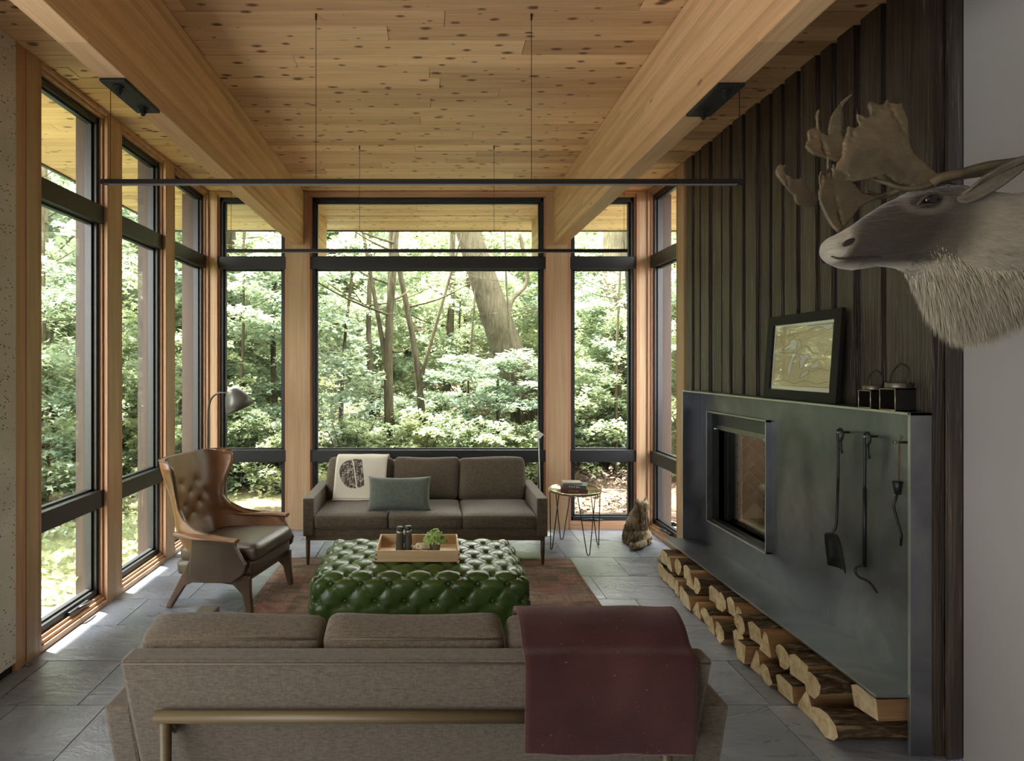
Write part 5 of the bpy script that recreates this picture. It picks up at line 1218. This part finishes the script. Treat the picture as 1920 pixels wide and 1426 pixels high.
def leafmesh(name, clusters, n, size, flat, mat_, seed, star=True):
    """n leaves spread over cluster discs (x, y, z, radius, thickness)"""
    rs = np.random.RandomState(seed)
    cl = np.array(clusters); wts = cl[:, 3]**2; wts = wts/wts.sum()
    ci = rs.choice(len(cl), n, p=wts); C_ = cl[ci]
    a = rs.rand(n)*2*PI; r_ = np.sqrt(rs.rand(n))*C_[:, 3]
    tx, ty = rs.randn(len(cl))*.28, rs.randn(len(cl))*.28
    P_ = np.stack([C_[:, 0]+r_*np.cos(a), C_[:, 1]+r_*np.sin(a), C_[:, 2]-(r_/C_[:, 3])**2*C_[:, 4]*1.5+r_*np.cos(a)*tx[ci]+r_*np.sin(a)*ty[ci]+rs.randn(n)*C_[:, 4]*.8], 1)
    nz = np.stack([rs.randn(n)*flat, rs.randn(n)*flat, np.ones(n)], 1); nz /= np.linalg.norm(nz, axis=1)[:, None]
    t1 = np.cross(nz, np.stack([np.cos(a*3), np.sin(a*3), np.zeros(n)], 1)); t1 /= np.linalg.norm(t1, axis=1)[:, None]; t2 = np.cross(nz, t1)
    sz = size*(.6+.7*rs.rand(n))
    if star:   # five-lobed leaf as a fan
        ang = np.array([-90, -50, -20, 5, 35, 62, 90, 118, 145, 175, 200, 230])/180*PI; rad = np.array([.12, .42, .30, .62, .36, .34+.0, .85, .34, .36, .62, .30, .42])
        rad = np.array([.10, .45, .26, .72, .30, .34, .95, .34, .30, .72, .26, .45])
        ang, rad = ang[[0, 1, 3, 4, 6, 8, 9, 11]], rad[[0, 1, 3, 4, 6, 8, 9, 11]]
    else: ang = np.array([-90, -10, 90, 190])/180*PI; rad = np.array([.6, .45, .9, .45])
    k = len(ang)
    V = P_[:, None, :]+sz[:, None, None]*(rad*np.cos(ang))[None, :, None]*t1[:, None, :]+sz[:, None, None]*(rad*np.sin(ang))[None, :, None]*t2[:, None, :]
    droop = (rad**2)[None, :]*sz[:, None]*.25*rs.rand(n)[:, None]; V[:, :, 2] -= droop
    me = bpy.data.meshes.new(name); me.vertices.add(n*k); me.vertices.foreach_set('co', V.reshape(-1))
    if star:
        tri = [(0, j, j+1) for j in range(1, k-1)]
    else: tri = [(0, 1, 2), (0, 2, 3)]
    T_ = (np.arange(n)[:, None, None]*k+np.array(tri)[None]).reshape(-1)
    nf = len(T_)//3; me.loops.add(nf*3); me.loops.foreach_set('vertex_index', T_.astype(np.int32)); me.polygons.add(nf)
    me.polygons.foreach_set('loop_start', np.arange(nf, dtype=np.int32)*3); me.polygons.foreach_set('loop_total', np.full(nf, 3, np.int32))
    me.update(calc_edges=True); me.materials.append(mat_); return me
def layered(seed, r_, z0, z1, nc, cr, th):
    rs = np.random.RandomState(seed); out = []
    for i in range(nc):
        z_ = z0+(z1-z0)*rs.rand(); q = r_*(1-.45*abs((z_-z0)/(z1-z0)-.35)); a = rs.rand()*2*PI; d = q*math.sqrt(rs.rand()); out.append((d*math.cos(a), d*math.sin(a), z_, cr*(.6+.8*rs.rand()), th))
    return out
CR = {'maple_a': leafmesh('foliage_a', layered(1, 2.1, .7, 5.2, 90, .42, .07), 13000, .092, .42, LEAFC, 1), 'maple_b': leafmesh('foliage_b', layered(2, 2.3, .5, 4.8, 100, .40, .08), 13000, .09, .45, LEAF, 2),
      'tall_a': leafmesh('foliage_c', layered(3, 3.0, 1.8, 7.2, 120, .62, .16), 7000, .17, .5, LEAF, 3), 'tall_b': leafmesh('foliage_d', layered(4, 3.2, 1.2, 7.6, 120, .62, .16), 7000, .17, .5, LEAFC, 4),
      'far': leafmesh('foliage_e', layered(5, 4.2, .2, 9, 110, .9, .3), 7000, .30, .6, LEAF, 5, False), 'shrub': leafmesh('foliage_f', layered(6, .8, .15, 1.35, 40, .22, .05), 3600, .075, .5, LEAF, 6)}
def branchy(mb, p0, p1, r0, n, seed, L=1.6):
    rs = random.Random(seed); p0, p1 = Vector(p0), Vector(p1)
    for i in range(n):
        t_ = rs.uniform(.3, .95); q = p0.lerp(p1, t_); a = rs.uniform(0, 2*PI); l_ = L*rs.uniform(.5, 1.1)*(1.1-t_*.5); e = q+Vector((math.cos(a)*l_, math.sin(a)*l_, l_*rs.uniform(.1, .6)))
        m_ = q.lerp(e, .5)+Vector((0, 0, -.05*l_)); rr = r0*(1-t_*.6)*.38
        mb.tube(catmull([q, m_, e], 3), [rr*(1-.13*k) for k in range(7)], 5, cap=False)
def tree(x_, y_, kind, lab, group=None, zs=None, h=8, r0=.09, lean=(0, 0), sc=1.0, crown=True, m=None, seed=None, rz=None, fork=None, nb=10, csc=None):
    z_ = gh(x_, y_)-.08; seed = seed or int(abs(x_*31+y_*17)*10)
    t = thing('tree', lab, 'tree', (x_, y_, z_), 0, group); rs = random.Random(seed)
    top_ = Vector((lean[0], lean[1], h)); mb = MB()
    pts = [(0, 0, 0), tuple(top_*.33+Vector((rs.uniform(-.08, .08), rs.uniform(-.08, .08), 0))), tuple(top_*.66+Vector((rs.uniform(-.1, .1), rs.uniform(-.1, .1), 0))), tuple(top_)]
    pp_ = catmull(pts, 5); k = len(pp_); mb.tube(pp_, [r0*(1.25 if i == 0 else 1)*(1-.72*i/(k-1)) for i in range(k)], 12 if r0 > .12 else 8, cap=False)
    if fork:
        for (fz, dx, dy, hh, fr) in fork:
            q = pp_[min(k-1, int(fz/h*(k-1)))]; mb.tube(catmull([q, q+Vector((dx*.35, dy*.35, hh*.35)), q+Vector((dx, dy, hh))], 4), [r0*fr*(1-.08*i) for i in range(9)], 8, cap=False)
    branchy(mb, (0, 0, 0), top_, r0, nb, seed)
    mb.build('bark_trunk', m or BARK, t)
    if crown:
        o = bpy.data.objects.new('foliage', CR[kind]); COL.objects.link(o); o.parent = t; o.rotation_euler = (0, 0, rz if rz is not None else rs.uniform(0, 6.28)); s_ = csc or sc; o.scale = (s_, s_, zs or s_*rs.uniform(.92, 1.1)); o['kind'] = 'stuff'
        o.location = (lean[0]*.4, lean[1]*.4, 0)
    return t
# trees the photograph shows one by one
tree(2.12, 10.5, None, 'thick leaning tree trunk filling the upper corner of the middle window', h=8.5, r0=.35, lean=(-2.95, .3), crown=False, nb=5)
MB().tube(catmull([(1.55, 9.9, .1), (1.5, 9.9, 1.4), (1.32, 9.9, 2.2), (1.34, 9.95, 2.7), (1.62, 10.0, 3.1), (1.5, 10.05, 3.9)], 6), .035, 7).build('vine', BARK)
tag(bpy.data.objects['vine'], 'bare climbing vine twisting up beside the thick leaning trunk', 'vine')
tree(-.62, 8.9, None, 'slim forked tree with two upright stems, seen through the middle window', h=6.5, r0=.085, lean=(.05, 0), fork=[(1.9, -.55, .2, 3.0, .55), (2.0, .05, .1, 3.2, .7)], crown=False, nb=6)
tree(-.08, 9.6, None, 'thin forked tree with a tilted stem, right of the slim forked tree', h=6.0, r0=.07, lean=(-.75, .1), fork=[(1.6, .75, 0, 2.6, .6)], crown=False, nb=5)
tree(-6.0, 10.6, 'tall_b', 'broad pale-barked trunk seen through the second side window', h=12, r0=.30, m=PBARK, lean=(.1, 0), nb=4, csc=.8)
tree(-5.2, 8.0, 'maple_b', 'slim dark trunk with a bend seen through the first side window', h=8, r0=.085, lean=(-.3, .1), nb=9, csc=.8)
tree(-3.9, 11.0, 'tall_a', 'vine-wrapped tree beside the corner post in the left end window', h=10, r0=.12, lean=(.2, 0), nb=8, csc=.7)
tree(-3.35, 10.5, None, 'twisted thin dark stem next to the vine-wrapped tree', h=7, r0=.05, lean=(-.1, 0), crown=False, nb=10)
tree(3.9, 13.0, 'maple_a', 'low maple with pale layered leaves in the right end window', h=5.5, r0=.06, csc=1.0)
tree(1.1, 9.6, 'maple_a', 'leafy cool green maple low in front of the leaning trunk', h=1.9, r0=.05, csc=.62, nb=6, rz=.4, zs=.40)
tree(2.5, 10.3, 'maple_a', 'small cool green maple below the leaning trunk, next to the window post', h=1.9, r0=.045, csc=.55, nb=6, rz=2.2, zs=.38)
tree(-2.3, 9.4, 'maple_a', 'sunlit layered maple behind the arched lamp', h=4.2, r0=.05, csc=.75, nb=6)
tree(-.9, 13.0, 'maple_a', 'broad low maple behind the slim forked tree', h=4.5, r0=.06, csc=.95, nb=6)
tree(3.4, 9.9, 'maple_a', 'leafy maple whose branches hide the mossy tree in the right end window', h=4.2, r0=.045, csc=.6, nb=6)
tree(3.15, 9.7, 'maple_b', 'young maple close outside the right end window', h=4.2, r0=.045, csc=.6, nb=6)
for q_, (x_, y_, h_, lx, r_) in enumerate([(-1.5, 9.4, 6, .3, .035), (-2.6, 9.9, 7, -.2, .06), (-2.95, 8.8, 6, .25, .03), (.55, 10.4, 5, .3, .03), (1.35, 9.9, 5.5, -.1, .028), (2.9, 9.2, 5.5, .15, .03), (-1.05, 11, 7, -.3, .07), (-5.7, 7.0, 7, .3, .04), (-4.3, 6.6, 6, -.25, .03), (-6.2, 8.6, 7, .2, .07), (.2, 12.2, 8, .5, .1), (-3.1, 12.5, 8, .1, .12), (3.6, 10.6, 7, -.1, .05)]):
    tree(x_, y_, None, 'thin bare sapling stem among the foliage outside', 'bare saplings', h=h_, r0=r_, lean=(lx, .1), crown=False, nb=11)
g1 = 'background woodland trees'; L1 = 'one of many leafy green trees filling the woods outside'
for (x_, y_, k, s_) in [(.9, 15, 'tall_a', .85), (3.4, 16, 'tall_b', .8), (5.9, 15, 'tall_a', .85), (-8.2, 12.5, 'tall_b', .85), (6.5, 20, 'tall_b', .9), (2.4, 19.5, 'tall_a', .95), (-6.5, 19, 'tall_b', 1),
    (-8.5, 8.2, 'tall_a', .8), (-7.4, 5.5, 'tall_b', .75), (-10.5, 6.5, 'tall_a', .9), (-11.5, 10.5, 'tall_b', .95), (-9.5, 3.2, 'tall_a', .8), (-12, 2, 'tall_b', .9), (-6.8, 7.4, 'maple_b', .9), (-4.9, 6.3, 'maple_a', .6), (-7.8, 9.9, 'maple_a', 1.0), (-3.6, 8.4, 'maple_b', .5),
    (7.2, 10.5, 'tall_a', .8), (8.5, 6, 'tall_b', .8), (6.0, 8.0, 'maple_b', .8), (4.9, 11.8, 'maple_b', .9), (9, 14, 'tall_b', .9), (-1.8, 11.8, 'maple_b', .7), (.6, 12.4, 'maple_b', .75), (4.4, 9.0, 'maple_a', .6), (-4.8, 12.2, 'maple_b', .95)]:
    tree(x_, y_, k, L1, g1, h=9*s_ if k[0] == 't' else 4.5*s_, r0=.11*s_ if k[0] == 't' else .05, csc=s_, nb=7)
g2 = 'far woodland trees'; L2 = 'one of the dense trees on the far wooded slope'
for i in range(17):
    a = -1.12+i*.125; d = R.uniform(23, 30); tree(d*math.sin(a), d*math.cos(a)+2, 'far', L2, g2, h=11, r0=.17, csc=R.uniform(.8, 1.15), nb=5)
for i in range(7):
    a = -.9+i*.25; d = R.uniform(38, 46); tree(d*math.sin(a), d*math.cos(a), 'far', L2, g2, h=12, r0=.2, csc=R.uniform(1.2, 1.6), nb=5)
for (x_, y_, s_) in [(-1.9, 7.9, .62), (-1.2, 8.5, .7), (-.2, 8.8, .8), (.7, 8.6, .75), (1.5, 8.9, .7), (-2.6, 8.2, .8), (-3.3, 7.6, .7), (-4.2, 8.4, .9), (-5.4, 7.0, 1.0), (-4.5, 5.4, .6), (-5.9, 5.9, .9), (4.2, 8.6, .7), (3.2, 12, .9), (2.0, 12.6, .9), (-.6, 10.6, .9), (-6.8, 4.6, .9), (-3.9, 10, 1), (.2, 11, .9), (4.9, 7.6, .6), (-8.0, 6.4, 1.1)]:
    t = thing('shrub', 'low leafy shrub in the undergrowth outside the windows', 'shrub', (x_, y_, gh(x_, y_)-.03), 0, 'undergrowth shrubs')
    mb = MB()
    for k in range(6): a = k*1.05; mb.tube([(0, 0, 0), (.15*math.cos(a), .15*math.sin(a), .4), (.4*math.cos(a), .4*math.sin(a), 1.0)], [.014, .010, .004], 5, cap=False)
    mb.build('stems', BARK, t); o = bpy.data.objects.new('foliage', CR['shrub']); COL.objects.link(o); o.parent = t; o.scale = (s_*1.1, s_*1.1, s_); o.rotation_euler = (0, 0, R.uniform(0, 6)); o['kind'] = 'stuff'
# stump and litter outside the right end window
sm = MB().lathe([(.62, 0), (.46, .12), (.40, .4), (.37, 1.2), (.34, 3), (.30, 9)], (3.55, 11.0, gh(3.55, 11.0)-.05), 18); sm.build('mossy_tree', BARK)
tag(bpy.data.objects['mossy_tree'], 'mossy thick tree base on the leaf litter beyond the cat', 'tree')
cl = [(x_, y_, gh(x_, y_)+.035, .7, .008) for x_ in np.arange(1.2, 6, .9) for y_ in np.arange(6.9, 12, .9)]
lm = leafmesh('leaf_litter_mesh', cl, 9000, .05, .5, plain('dead_leaf', srgb(98, 82, 68), .9, var=.35, sc=14), 9, False)
o = bpy.data.objects.new('leaf_litter', lm); COL.objects.link(o); tag(o, 'brown leaf litter on the ground outside the right end window', 'leaf litter', None, 'stuff')
gl_ = [(x_, y_, gh(x_, y_)+.03, .5, .01) for x_ in np.arange(-6.5, -2.7, .6) for y_ in np.arange(2.5, 8, .6)]
gm = leafmesh('grass_mesh', gl_, 9000, .05, 2.0, LEAF, 10, False)
o = bpy.data.objects.new('grass', gm); COL.objects.link(o); tag(o, 'short green grass along the ledge outside the side windows', 'grass', None, 'stuff')

# each woodland plant gets its own label, counted from the left as seen from the room
more = ORD+['twenty-fifth', 'twenty-sixth', 'twenty-seventh', 'twenty-eighth']
for gname, base_ in (('bare saplings', 'thin bare sapling stem among the foliage outside'), ('background woodland trees', 'leafy green woodland tree outside the windows'), ('far woodland trees', 'dense tree on the far wooded slope'), ('undergrowth shrubs', 'low leafy shrub in the undergrowth')):
    g_ = [o for o in COL.objects if o.get('group') == gname]
    g_.sort(key=lambda o: math.atan2(o.location.x, max(.1, o.location.y)))
    for i_, o in enumerate(g_): o['label'] = base_+', %s from the left' % more[i_]
